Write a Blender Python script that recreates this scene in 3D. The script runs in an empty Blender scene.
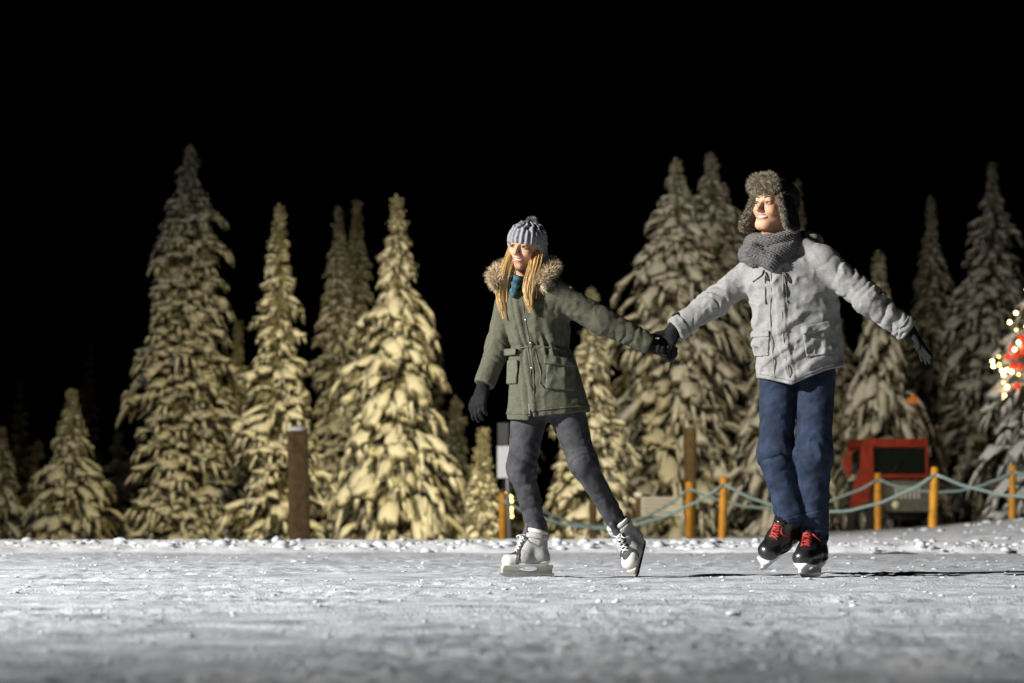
import bpy, bmesh, math, random
import numpy as np
from mathutils import Matrix, Vector

# ------------------------------------------------------------------ camera
CAM_H = 0.30
F_PX = 2418.0            # 85 mm on a 36 mm wide frame, 1024 px across
D0 = 11.7                # distance of the two skaters
PITCH = math.atan(174.0 / F_PX)
sc = bpy.context.scene
COL = sc.collection
cam_d = bpy.data.cameras.new('camera')
cam_d.sensor_width = 36.0
cam_d.lens = 85.0
cam_d.clip_start = 0.05
cam_d.clip_end = 2000.0
cam_d.dof.use_dof = True
cam_d.dof.focus_distance = 11.65
cam_d.dof.aperture_fstop = 3.0
cam_d.dof.aperture_blades = 9
cam = bpy.data.objects.new('camera', cam_d)
COL.objects.link(cam)
cam.location = (0, 0, CAM_H)
cam.rotation_euler = (math.pi / 2 + PITCH, 0, 0)
sc.camera = cam

# ------------------------------------------------------------------ night sky
world = bpy.data.worlds.new('World')
sc.world = world
world.use_nodes = True
wn = world.node_tree
bg = wn.nodes['Background']
skyt = wn.nodes.new('ShaderNodeTexSky')
skyt.sky_type = 'NISHITA'
skyt.sun_disc = False
skyt.sun_elevation = math.radians(-9.0)
skyt.sun_rotation = math.radians(200.0)
wn.links.new(skyt.outputs[0], bg.inputs[0])
bg.inputs[1].default_value = 0.05

# ------------------------------------------------------------------ rink floodlights (masts stand outside the frame)
def spot(name, loc, target, watts, color, half_deg, blend, size):
    l = bpy.data.lights.new(name, 'SPOT')
    l.energy = watts
    l.color = color
    l.spot_size = math.radians(half_deg * 2)
    l.spot_blend = blend
    l.shadow_soft_size = size
    o = bpy.data.objects.new(name, l)
    COL.objects.link(o)
    o.location = loc
    d = Vector(target) - Vector(loc)
    o.rotation_euler = d.to_track_quat('-Z', 'Y').to_euler()
    return o

spot('rink_floodlight', (-20.5, 1.9, 9.5), (3.0, 16.0, 0.5), 70000, (1.0, 0.975, 0.945), 28, 1.0, 0.16)
spot('piste_floodlight', (-16.0, 17.0, 8.5), (2.4, 35.0, 0.8), 9500, (1.0, 0.93, 0.80), 42, 1.0, 0.6)
spot('sodium_floodlight_west', (-2.4, 28.0, 6.8), (-2.9, 45.0, 0.4), 10500, (1.0, 0.80, 0.34), 24, 1.0, 0.5)
spot('sodium_floodlight_east', (2.4, 28.5, 7.0), (3.2, 47.0, 1.0), 5200, (1.0, 0.83, 0.50), 28, 1.0, 0.5)

sc.view_settings.view_transform = 'Standard'
sc.view_settings.look = 'None'
sc.view_settings.gamma = 1.0
sc.view_settings.exposure = 0.0
sc.render.engine = 'CYCLES'
sc.cycles.use_denoising = True
sc.cycles.max_bounces = 6
sc.cycles.sample_clamp_indirect = 4.0

# ------------------------------------------------------------------ helpers
RNG = np.random.RandomState(7)
_CP, _SP = math.cos(PITCH), math.sin(PITCH)

def P(px, py, dy=0.0, Y=None):
    """world point on the pixel's ray at depth D0+dy (or Y)"""
    a = (px - 512.0) / F_PX
    b = (341.5 - py) / F_PX
    dx, dyy, dz = a, _CP - b * _SP, _SP + b * _CP
    t = ((D0 + dy) if Y is None else Y) / dyy
    return np.array([dx * t, dyy * t, CAM_H + dz * t])

_LAT = np.random.RandomState(3).rand(32, 32, 32).astype(np.float32) * 2 - 1

def vnoise(Q):
    Q = np.asarray(Q, np.float32)
    i = np.floor(Q).astype(np.int32)
    f = Q - i
    f = f * f * (3 - 2 * f)
    i0 = i & 31
    i1 = (i + 1) & 31
    x0, y0, z0 = i0[..., 0], i0[..., 1], i0[..., 2]
    x1, y1, z1 = i1[..., 0], i1[..., 1], i1[..., 2]
    fx, fy, fz = f[..., 0], f[..., 1], f[..., 2]
    L = _LAT
    c00 = L[x0, y0, z0] * (1 - fx) + L[x1, y0, z0] * fx
    c10 = L[x0, y1, z0] * (1 - fx) + L[x1, y1, z0] * fx
    c01 = L[x0, y0, z1] * (1 - fx) + L[x1, y0, z1] * fx
    c11 = L[x0, y1, z1] * (1 - fx) + L[x1, y1, z1] * fx
    return (c00 * (1 - fy) + c10 * fy) * (1 - fz) + (c01 * (1 - fy) + c11 * fy) * fz

def n2(x, y, s=0.0):
    return vnoise(np.stack([x, y, np.full_like(x, s)], -1))

# ------------------------------------------------------------------ materials
def mat(name, color, rough=0.7, metal=0.0, nscale=0.0, namt=0.0, bump=0.0, bscale=200.0, spec=0.5,
        sheen=0.0, sss=0.0, emit=None, color2=None, trans=0.0, coat=0.0, detail=4.0, bdist=0.004):
    m = bpy.data.materials.new(name)
    m.use_nodes = True
    nt = m.node_tree
    b = nt.nodes['Principled BSDF']
    b.inputs['Base Color'].default_value = (*color, 1)
    b.inputs['Roughness'].default_value = rough
    b.inputs['Metallic'].default_value = metal
    b.inputs['Specular IOR Level'].default_value = spec
    b.inputs['Coat Weight'].default_value = coat
    if sheen:
        b.inputs['Sheen Weight'].default_value = sheen
        b.inputs['Sheen Roughness'].default_value = 0.5
    if sss:
        b.inputs['Subsurface Weight'].default_value = sss
        b.inputs['Subsurface Radius'].default_value = (0.012, 0.005, 0.003)
        b.inputs['Subsurface Scale'].default_value = 0.6
    if trans:
        b.inputs['Transmission Weight'].default_value = trans
    if emit:
        b.inputs['Emission Color'].default_value = (*emit[:3], 1)
        b.inputs['Emission Strength'].default_value = emit[3]
    tc = nt.nodes.new('ShaderNodeTexCoord')
    if namt:
        n = nt.nodes.new('ShaderNodeTexNoise')
        n.inputs['Scale'].default_value = nscale
        n.inputs['Detail'].default_value = detail
        n.inputs['Roughness'].default_value = 0.65
        nt.links.new(tc.outputs['Object'], n.inputs['Vector'])
        r = nt.nodes.new('ShaderNodeValToRGB')
        c2 = color2 if color2 else tuple(min(1, c * (1 + namt)) for c in color)
        c1 = color if color2 else tuple(c * (1 - namt) for c in color)
        r.color_ramp.elements[0].position = 0.32
        r.color_ramp.elements[1].position = 0.68
        r.color_ramp.elements[0].color = (*c1, 1)
        r.color_ramp.elements[1].color = (*c2, 1)
        nt.links.new(n.outputs['Fac'], r.inputs['Fac'])
        nt.links.new(r.outputs['Color'], b.inputs['Base Color'])
    if bump:
        n = nt.nodes.new('ShaderNodeTexNoise')
        n.inputs['Scale'].default_value = bscale
        n.inputs['Detail'].default_value = 3.0
        nt.links.new(tc.outputs['Object'], n.inputs['Vector'])
        bp = nt.nodes.new('ShaderNodeBump')
        bp.inputs['Strength'].default_value = bump
        bp.inputs['Distance'].default_value = bdist
        nt.links.new(n.outputs['Fac'], bp.inputs['Height'])
        nt.links.new(bp.outputs['Normal'], b.inputs['Normal'])
    return m

# ------------------------------------------------------------------ mesh building
def raw_mesh(name, V, Fq, m, smooth=True):
    """V (n,3), Fq list of face arrays (each (k,3) or (k,4))"""
    me = bpy.data.meshes.new(name)
    if not isinstance(Fq, (list, tuple)):
        Fq = [Fq]
    V = np.asarray(V, np.float32)
    loops = np.concatenate([np.asarray(f, np.int32).ravel() for f in Fq])
    tot = np.concatenate([np.full(len(f), np.asarray(f).shape[1], np.int32) for f in Fq])
    start = np.concatenate([[0], np.cumsum(tot)[:-1]]).astype(np.int32)
    me.vertices.add(len(V))
    me.vertices.foreach_set('co', V.ravel())
    me.loops.add(len(loops))
    me.loops.foreach_set('vertex_index', loops)
    me.polygons.add(len(tot))
    me.polygons.foreach_set('loop_start', start)
    me.polygons.foreach_set('loop_total', tot)
    me.polygons.foreach_set('use_smooth', np.full(len(tot), smooth, bool))
    me.update(calc_edges=True)
    me.validate()
    if m is not None:
        me.materials.append(m)
    return me

def link(name, me, parent=None, loc=(0, 0, 0), rot=(0, 0, 0)):
    o = bpy.data.objects.new(name, me)
    COL.objects.link(o)
    o.location = loc
    o.rotation_euler = rot
    if parent is not None:
        o.parent = parent
    return o

def tag(o, label, cat, group=None, kind=None):
    o['label'] = label
    if cat:
        o['category'] = cat
    if group:
        o['group'] = group
    if kind:
        o['kind'] = kind
    return o

def empty(name, loc, label, cat, group=None, rotz=0.0):
    o = link(name, None, None, loc, (0, 0, rotz))
    o.empty_display_size = 0.1
    return tag(o, label, cat, group)

def obj(name, V, Fq, m, parent=None, origin=None, smooth=True, kind=None):
    """mesh object from world-space vertices; under a parent the vertices are made relative to the chain's origin"""
    V = np.asarray(V, float)
    if origin is not None:
        V = V - np.asarray(origin)
    o = link(name, raw_mesh(name, V, Fq, m, smooth), parent)
    if kind:
        o['kind'] = kind
    return o

def box_bm(bm, c, s, bev=0.0, rot=None, taper=None):
    r = bmesh.ops.create_cube(bm, size=1.0)
    vs = r['verts']
    M = Matrix.Diagonal((*s, 1))
    for v in vs:
        v.co = M @ v.co
        if taper and v.co.z > 0:
            v.co.x *= taper[0]
            v.co.y *= taper[1]
    if bev > 0:
        es = list({e for v in vs for e in v.link_edges})
        rb = bmesh.ops.bevel(bm, geom=es, offset=bev, segments=2, affect='EDGES', profile=0.7)
        vs = list({v for f in rb['faces'] for v in f.verts} | {v for v in vs if v.is_valid})
    R = rot if rot is not None else Matrix.Identity(3)
    for v in vs:
        v.co = R @ v.co + Vector(c)

def bm_obj(name, bm, m, parent=None, smooth=False):
    me = bpy.data.meshes.new(name)
    bm.to_mesh(me)
    bm.free()
    me.materials.append(m)
    if smooth:
        for p in me.polygons:
            p.use_smooth = True
    return link(name, me, parent)

def box(name, c, s, m, parent=None, bev=0.0, rot=None, taper=None):
    bm = bmesh.new()
    box_bm(bm, c, s, bev, rot, taper)
    return bm_obj(name, bm, m, parent)

def tube_geo(pts, radii, n=8, cap=True):
    pts = np.asarray(pts, float)
    k = len(pts)
    radii = np.broadcast_to(np.asarray(radii, float), (k,))
    T = np.gradient(pts, axis=0)
    T /= np.linalg.norm(T, axis=1)[:, None] + 1e-12
    up = np.array([0.13, 0.21, 0.97])
    if abs(T[0] @ up) > 0.9:
        up = np.array([0.97, 0.1, 0.2])
    A = np.cross(T, up)
    A /= np.linalg.norm(A, axis=1)[:, None] + 1e-12
    B = np.cross(T, A)
    an = np.linspace(0, 2 * math.pi, n, endpoint=False)
    V = pts[:, None] + radii[:, None, None] * (np.cos(an)[None, :, None] * A[:, None] + np.sin(an)[None, :, None] * B[:, None])
    V = V.reshape(-1, 3)
    i, j = np.meshgrid(np.arange(k - 1), np.arange(n), indexing='ij')
    j2 = (j + 1) % n
    Q = np.stack([i * n + j, i * n + j2, (i + 1) * n + j2, (i + 1) * n + j], -1).reshape(-1, 4)
    faces = [Q]
    if cap:
        c0, c1 = len(V), len(V) + 1
        V = np.vstack([V, pts[0], pts[-1]])
        jj = np.arange(n)
        faces.append(np.vstack([np.stack([np.full(n, c0), (jj + 1) % n, jj], -1),
                                np.stack([np.full(n, c1), (k - 1) * n + jj, (k - 1) * n + (jj + 1) % n], -1)]))
    return V, faces

def merge(parts):
    Vs, q, t, off = [], [], [], 0
    for V, fs in parts:
        if not isinstance(fs, (list, tuple)):
            fs = [fs]
        for f in fs:
            f = np.asarray(f)
            (q if f.shape[1] == 4 else t).append(f + off)
        Vs.append(V)
        off += len(V)
    out = []
    if q:
        out.append(np.vstack(q))
    if t:
        out.append(np.vstack(t))
    return np.vstack(Vs), out

# ------------------------------------------------------------------ signed-distance modelling
def surface_net(F, org, h):
    nx, ny, nz = F.shape
    ins = F < 0
    c = [(0, 0, 0), (1, 0, 0), (0, 1, 0), (1, 1, 0), (0, 0, 1), (1, 0, 1), (0, 1, 1), (1, 1, 1)]
    cnt = np.zeros((nx - 1, ny - 1, nz - 1), np.int8)
    for a in c:
        cnt += ins[a[0]:nx - 1 + a[0], a[1]:ny - 1 + a[1], a[2]:nz - 1 + a[2]]
    act = np.argwhere((cnt > 0) & (cnt < 8))
    if len(act) == 0:
        return np.zeros((0, 3)), np.zeros((0, 4), np.int32)
    vals = np.stack([F[act[:, 0] + a[0], act[:, 1] + a[1], act[:, 2] + a[2]] for a in c], 1)
    ed = [(0, 1), (2, 3), (4, 5), (6, 7), (0, 2), (1, 3), (4, 6), (5, 7), (0, 4), (1, 5), (2, 6), (3, 7)]
    acc = np.zeros((len(act), 3))
    num = np.zeros(len(act))
    ca = np.array(c, float)
    for a, b in ed:
        fa, fb = vals[:, a], vals[:, b]
        mk = (fa < 0) != (fb < 0)
        t = np.where(mk, fa / np.where(mk, fa - fb, 1), 0)
        p = ca[a][None] + t[:, None] * (ca[b] - ca[a])[None]
        acc += p * mk[:, None]
        num += mk
    V = (act + acc / num[:, None]) * h + np.asarray(org)
    idx = np.full((nx - 1, ny - 1, nz - 1), -1, np.int32)
    idx[act[:, 0], act[:, 1], act[:, 2]] = np.arange(len(act))
    quads = []
    for ax in range(3):
        sl0 = [slice(None)] * 3
        sl1 = [slice(None)] * 3
        sl0[ax] = slice(0, -1)
        sl1[ax] = slice(1, None)
        s0, s1 = ins[tuple(sl0)], ins[tuple(sl1)]
        e = np.argwhere(s0 != s1)
        o1, o2 = (ax + 1) % 3, (ax + 2) % 3
        ok = (e[:, o1] > 0) & (e[:, o2] > 0) & (e[:, o1] < F.shape[o1] - 1) & (e[:, o2] < F.shape[o2] - 1)
        e = e[ok]
        fl = s0[e[:, 0], e[:, 1], e[:, 2]]
        def g(d1, d2):
            q = e.copy()
            q[:, o1] -= d1
            q[:, o2] -= d2
            return idx[q[:, 0], q[:, 1], q[:, 2]]
        Q = np.stack([g(1, 1), g(0, 1), g(0, 0), g(1, 0)], 1)
        Q[~fl] = Q[~fl][:, ::-1]
        quads.append(Q)
    Q = np.vstack(quads)
    return V, Q[(Q >= 0).all(1)]

def sdf_geo(f, lo, hi, h):
    lo = np.asarray(lo, float)
    hi = np.asarray(hi, float)
    k = 4
    nb = np.ceil((hi - lo) / (h * k)).astype(int) + 1
    g = [lo[a] + (np.arange(nb[a]) * k + 1.5) * h for a in range(3)]
    C = np.stack(np.meshgrid(*g, indexing='ij'), -1).reshape(-1, 3)
    fc = f(C).astype(np.float32)
    act = np.abs(fc) < 3.46 * h * 1.5 + 0.012
    F = fc.reshape(nb)
    F = np.repeat(np.repeat(np.repeat(F, k, 0), k, 1), k, 2)
    ids = np.argwhere(act.reshape(nb))
    loc = np.stack(np.meshgrid(range(k), range(k), range(k), indexing='ij'), -1).reshape(-1, 3)
    for s in range(0, len(ids), 4000):
        gi = (ids[s:s + 4000, None] * k + loc[None]).reshape(-1, 3)
        F[gi[:, 0], gi[:, 1], gi[:, 2]] = f(lo + gi * h)
    return surface_net(F, lo, h)

def smin(a, b, k):
    h = np.clip(0.5 + 0.5 * (b - a) / k, 0, 1)
    return b * (1 - h) + a * h - k * h * (1 - h)

def smax(a, b, k):
    return -smin(-a, -b, k)

def nrm(v):
    v = np.asarray(v, float)
    return v / (np.linalg.norm(v) + 1e-12)

def s_cone(Q, a, b, ra, rb):
    a = np.asarray(a, float)
    ab = np.asarray(b, float) - a
    t = np.clip(((Q - a) @ ab) / (ab @ ab + 1e-12), 0, 1)
    return np.linalg.norm(Q - a - t[:, None] * ab, axis=1) - (ra + (rb - ra) * t)

def s_ell(Q, c, r):
    r = np.asarray(r, float)
    q = (Q - np.asarray(c)) 
    k0 = np.linalg.norm(q / r, axis=1)
    k1 = np.linalg.norm(q / (r * r), axis=1)
    return k0 * (k0 - 1.0) / (k1 + 1e-9)

def s_box(Q, c, half, rnd=0.0, R=None):
    q = Q - np.asarray(c)
    if R is not None:
        q = q @ R          # columns of R are the box axes
    d = np.abs(q) - (np.asarray(half) - rnd)
    return np.linalg.norm(np.maximum(d, 0), axis=1) + np.minimum(d.max(1), 0) - rnd

def crumple(Q, f, seed=0.0):
    """sharp-edged cloth relief, about -1..1"""
    n = vnoise(Q * f + seed + 0.35 * vnoise(Q * f * 0.6 + 5.0)[:, None])
    m = vnoise(Q * f * 2.1 + seed + 17.0)
    return (1 - 2.6 * np.abs(n)) * 0.6 + (1 - 2.6 * np.abs(m)) * 0.32 - 0.2

def s_limb(Q, pts, rad, amp=0.0, freq=14.0, k=0.02, seed=0.0, prof=None):
    """tapering tube with cloth creases across it"""
    pts = [np.asarray(p, float) for p in pts]
    d = None
    best = None
    cum = 0.0
    for i in range(len(pts) - 1):
        a, b = pts[i], pts[i + 1]
        ab = b - a
        L = np.linalg.norm(ab)
        t = np.clip(((Q - a) @ ab) / (L * L), 0, 1)
        v = Q - a - t[:, None] * ab
        dist = np.linalg.norm(v, axis=1)
        di = dist - (rad[i] + (rad[i + 1] - rad[i]) * t)
        s = cum + t * L
        ref = np.array([0.35, -0.8, 0.45])
        ang = (v @ ref) / (dist + 1e-6)
        if d is None:
            d, S, A = di, s, ang
        else:
            w = di < d
            S = np.where(w, s, S)
            A = np.where(w, ang, A)
            d = smin(d, di, k)
        cum += L
    if amp:
        n1 = vnoise(Q * 9.0 + seed)
        n2_ = vnoise(Q * 22.0 + seed + 9.1)
        ph = S * freq * 0.75 + 0.7 * A + 1.3 * n1 + 0.3 * n2_
        w = np.abs(np.sin(math.pi * ph))
        m = np.clip(0.55 + 1.1 * vnoise(Q * 7.0 + seed + 3.3), 0.05, 1.3)
        amp = amp * np.clip(0.15 + S / 0.12, 0, 1)
        if prof:
            amp = amp * np.interp(S, *prof)
        d = d - amp * m * (w ** 0.65 - 0.7) - amp * 0.5 * crumple(Q, 13.0, seed)
    return d

def s_loft(Q, secs):
    """secs: (z, cx, cy, rx, ry) sorted by z"""
    S = np.array(sorted(secs))
    z = Q[:, 2]
    cx, cy, rx, ry = [np.interp(z, S[:, 0], S[:, i]) for i in (1, 2, 3, 4)]
    u, v = Q[:, 0] - cx, Q[:, 1] - cy
    k0 = np.sqrt((u / rx) ** 2 + (v / ry) ** 2)
    k1 = np.sqrt((u / rx ** 2) ** 2 + (v / ry ** 2) ** 2)
    return k0 * (k0 - 1) / (k1 + 1e-9), np.arctan2(v / ry, u / rx)

def bounds(pts, pad):
    p = np.array(pts)
    return p.min(0) - pad, p.max(0) + pad

def strands(base, nrmv, length, width, curl, grav, rs, nseg=3):
    """fur: thin tapering ribbons from base points along normals"""
    n = len(base)
    side = np.cross(nrmv, rs.randn(n, 3))
    side /= np.linalg.norm(side, axis=1)[:, None] + 1e-9
    dirv = nrmv + rs.randn(n, 3) * curl
    dirv /= np.linalg.norm(dirv, axis=1)[:, None] + 1e-9
    L = length * (0.6 + 0.6 * rs.rand(n))[:, None]
    rows = []
    p = base.copy()
    for s in range(nseg + 1):
        w = width * (1 - s / (nseg + 0.15))
        rows.append(p - side * w)
        rows.append(p + side * w)
        dirv = dirv + rs.randn(n, 3) * curl * 0.45 + np.array([0, 0, -grav])
        dirv /= np.linalg.norm(dirv, axis=1)[:, None] + 1e-9
        p = p + dirv * L / nseg
    V = np.stack(rows, 1)
    m = V.shape[1]
    off = np.arange(n)[:, None] * m
    Q = np.concatenate([np.stack([off[:, 0] + 2 * s, off[:, 0] + 2 * s + 1, off[:, 0] + 2 * s + 3, off[:, 0] + 2 * s + 2], 1)
                        for s in range(nseg)])
    return V.reshape(-1, 3), Q

# ================================================================== THE SETTING
def sstep(a, b, x):
    t = np.clip((x - a) / (b - a), 0, 1)
    return t * t * (3 - 2 * t)

BANKX = [-30, -2.0, 0.0, 2.8, 5.6, 7.4, 9.5, 14, 40]
BANKZ = [-0.22, -0.16, -0.07, -0.045, 0.10, 0.27, 0.40, 0.55, 0.7]

def ground_z(x, y):
    x = np.asarray(x, float)
    y = np.asarray(y, float)
    edge = 19.3 + 0.5 * n2(x * 0.35, x * 0 + 3.1) + 0.25 * n2(x * 1.3, x * 0 + 8.1)
    g = np.interp(x * 34.0 / np.maximum(y, 20.0), BANKX, BANKZ)
    g = g * (1 - sstep(40, 46, y) * (g > 0)) - 0.15 * sstep(36, 46, y)
    rise = sstep(21.5, 32, y)
    berm = 0.045 * sstep(edge - 0.05, edge + 0.7, y)
    lump = 0.035 * np.abs(n2(x * 3.1, y * 3.1, 1.0)) + 0.022 * np.abs(n2(x * 8.0, y * 8.0, 2.0))
    z = berm * (1 - rise) + g * rise + lump * sstep(edge - 0.1, edge + 0.25, y) * (1 - 0.5 * rise)
    z = z - 4.5 * sstep(52, 95, y)
    return z

def ice_z(x, y):
    z = 0.004 * n2(x * 0.9, y * 0.9, 4.0) + 0.0035 * n2(x * 5, y * 5, 5.0)
    pat = sstep(-0.25, 0.35, n2(x * 1.6, y * 1.1, 6.0) + 0.5 * n2(x * 5.1, y * 4.0, 6.5))
    r = 1 - np.abs(n2(x * 14 + 0.5 * n2(x * 9, y * 9, 2.2), y * 14, 7.0))
    z = z + (0.3 + 0.7 * pat) * (0.0040 * r ** 2 + 0.0036 * n2(x * 31, y * 24, 8.0) + 0.0038 * n2(x * 62, y * 44, 9.0))
    # skate grooves: long shallow curves
    for k in range(34):
        rs = np.random.RandomState(400 + k)
        x0, y0, a, c = rs.uniform(-4, 5), rs.uniform(3, 17), rs.uniform(-0.5, 0.5), rs.uniform(-0.05, 0.05)
        u = (x - x0)
        v = (y - y0) - a * u - c * u * u
        m = np.exp(-(v / 0.022) ** 2) * sstep(-4, -3, u) * (1 - sstep(2, 4, u))
        lip = np.exp(-((v - 0.045) / 0.02) ** 2) * sstep(-4, -3, u) * (1 - sstep(2, 4, u))
        z = z - 0.012 * m + 0.008 * lip
    return z

def sheet(name, xs_of, ys, zf, m):
    X = np.stack([xs_of(y) for y in ys])
    Y = np.repeat(ys[:, None], X.shape[1], 1)
    Z = zf(X, Y)
    ny, nx = X.shape
    i, j = np.meshgrid(np.arange(ny - 1), np.arange(nx - 1), indexing='ij')
    Q = np.stack([i * nx + j, i * nx + j + 1, (i + 1) * nx + j + 1, (i + 1) * nx + j], -1).reshape(-1, 4)
    o = obj(name, np.stack([X, Y, Z], -1).reshape(-1, 3), Q, m)
    o['kind'] = 'structure'
    return o

def ice_material():
    m = bpy.data.materials.new('rink_ice')
    m.use_nodes = True
    nt = m.node_tree
    b = nt.nodes['Principled BSDF']
    tc = nt.nodes.new('ShaderNodeTexCoord')
    n = nt.nodes.new('ShaderNodeTexNoise')
    n.inputs['Scale'].default_value = 3.0
    n.inputs['Detail'].default_value = 9.0
    n.inputs['Roughness'].default_value = 0.72
    nt.links.new(tc.outputs['Object'], n.inputs['Vector'])
    r = nt.nodes.new('ShaderNodeValToRGB')
    r.color_ramp.elements[0].position = 0.36
    r.color_ramp.elements[1].position = 0.60
    r.color_ramp.elements[0].color = (0.36, 0.39, 0.43, 1)
    r.color_ramp.elements[1].color = (0.70, 0.72, 0.75, 1)
    nt.links.new(n.outputs['Fac'], r.inputs['Fac'])
    nt.links.new(r.outputs['Color'], b.inputs['Base Color'])
    r2 = nt.nodes.new('ShaderNodeValToRGB')
    r2.color_ramp.elements[0].position = 0.36
    r2.color_ramp.elements[1].position = 0.55
    r2.color_ramp.elements[0].color = (0.38, 0.38, 0.38, 1)
    r2.color_ramp.elements[1].color = (0.8, 0.8, 0.8, 1)
    nt.links.new(n.outputs['Fac'], r2.inputs['Fac'])
    nt.links.new(r2.outputs['Color'], b.inputs['Roughness'])
    n3 = nt.nodes.new('ShaderNodeTexNoise')
    n3.inputs['Scale'].default_value = 90.0
    n3.inputs['Detail'].default_value = 4.0
    nt.links.new(tc.outputs['Object'], n3.inputs['Vector'])
    bp = nt.nodes.new('ShaderNodeBump')
    bp.inputs['Strength'].default_value = 0.7
    bp.inputs['Distance'].default_value = 0.007
    nt.links.new(n3.outputs['Fac'], bp.inputs['Height'])
    nt.links.new(bp.outputs['Normal'], b.inputs['Normal'])
    b.inputs['Specular IOR Level'].default_value = 0.35
    return m

M_ICE = ice_material()
M_SNOW = mat('packed_snow', (0.62, 0.64, 0.67), 0.85, nscale=5.0, namt=0.2, bump=0.6, bscale=45, spec=0.25, bdist=0.01,
             color2=(0.80, 0.81, 0.83))
M_CLOD = mat('snow_clod', (0.56, 0.58, 0.61), 0.85, nscale=20, namt=0.12, bump=0.5, bscale=60, spec=0.25)

M_CRUMB = mat('ice_crumbs', (0.50, 0.53, 0.57), 0.7, nscale=9, namt=0.3, color2=(0.74, 0.76, 0.79), spec=0.3)
ys = np.concatenate([[-60, -10, 0.5], np.geomspace(2.4, 20.3, 430)])
def ice_cols(y):
    hw = max(1.2, 0.235 * y + 0.9)
    return np.concatenate([[-90, -25], np.linspace(-hw, hw, 430), [25, 90]])
sheet('ice', ice_cols, ys, ice_z, M_ICE)
ys2 = np.concatenate([np.linspace(19.0, 24, 130), np.linspace(24.06, 46, 150), np.geomspace(46.5, 600, 40)])
def snow_cols(y):
    hw = 0.26 * y + 1.5
    return np.concatenate([[-400, -60], np.linspace(-hw, hw, 260), [60, 400]])
sheet('snow_ground', snow_cols, ys2, lambda x, y: ground_z(x, y) - 0.03 * (y < 19.25), M_SNOW)

# loose snow: clods of the ploughed edge and crumbs on the ice
def lump_cloud(n, xf, yf, sf, zf, seed, flat=0.6):
    rs = np.random.RandomState(seed)
    bm = bmesh.new()
    bmesh.ops.create_icosphere(bm, subdivisions=1, radius=1.0)
    bv = np.array([v.co[:] for v in bm.verts])
    bf = np.array([[v.index for v in f.verts] for f in bm.faces])
    bm.free()
    x = xf(rs, n)
    y = yf(rs, n, x)
    s = sf(rs, n)
    z = zf(x, y)
    V = bv[None] * (1 + 0.55 * (rs.rand(n, len(bv), 1) - 0.5)) * s[:, None, None]
    V = V * np.stack([0.8 + 0.7 * rs.rand(n), 0.8 + 0.6 * rs.rand(n), flat * (0.6 + 0.7 * rs.rand(n))], -1)[:, None]
    V = V + np.stack([x, y, z + 0.15 * s], -1)[:, None]
    Fc = (bf[None] + (np.arange(n) * len(bv))[:, None, None]).reshape(-1, 3)
    return V.reshape(-1, 3), Fc

def edge_y(x):
    return 19.3 + 0.5 * n2(x * 0.35, x * 0 + 3.1)
V, Fc = lump_cloud(800, lambda r, n: r.uniform(-6.5, 7.5, n),
                   lambda r, n, x: edge_y(x) + 0.15 + np.abs(r.randn(n)) * 0.7,
                   lambda r, n: 0.012 + 0.045 * r.rand(n) ** 3, ground_z, 21)
o = obj('snow_clods', V, Fc, M_CLOD)
tag(o, 'ploughed clods of snow heaped along the far edge of the ice', 'snow', kind='stuff')
V, Fc = lump_cloud(260, lambda r, n: r.uniform(1.5, 9.5, n),
                   lambda r, n, x: 22 + 9 * r.rand(n),
                   lambda r, n: 0.015 + 0.045 * r.rand(n) ** 3, ground_z, 22)
o = obj('bank_snow', V, Fc, M_CLOD)
tag(o, 'loose snow lumps on the bank below the rope fence', 'snow', kind='stuff')
def crumb_y(r, n, x):
    return 2.6 * (19.0 / 2.6) ** r.rand(n)
rs_ = np.random.RandomState(5)
yy = 2.6 * (19.0 / 2.6) ** (rs_.rand(3200) ** 0.8)
V, Fc = lump_cloud(3200, lambda r, n: (r.rand(n) * 2 - 1) * (0.23 * yy + 0.6),
                   lambda r, n, x: yy, lambda r, n: (0.0025 + 0.011 * r.rand(n) ** 5) * (0.75 + yy / 30), ice_z, 23, flat=0.5)
o = obj('snow_crumbs', V, Fc, M_CRUMB, smooth=False)
tag(o, 'loose crumbs of snow scattered over the scraped ice', 'snow', kind='stuff')

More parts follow.
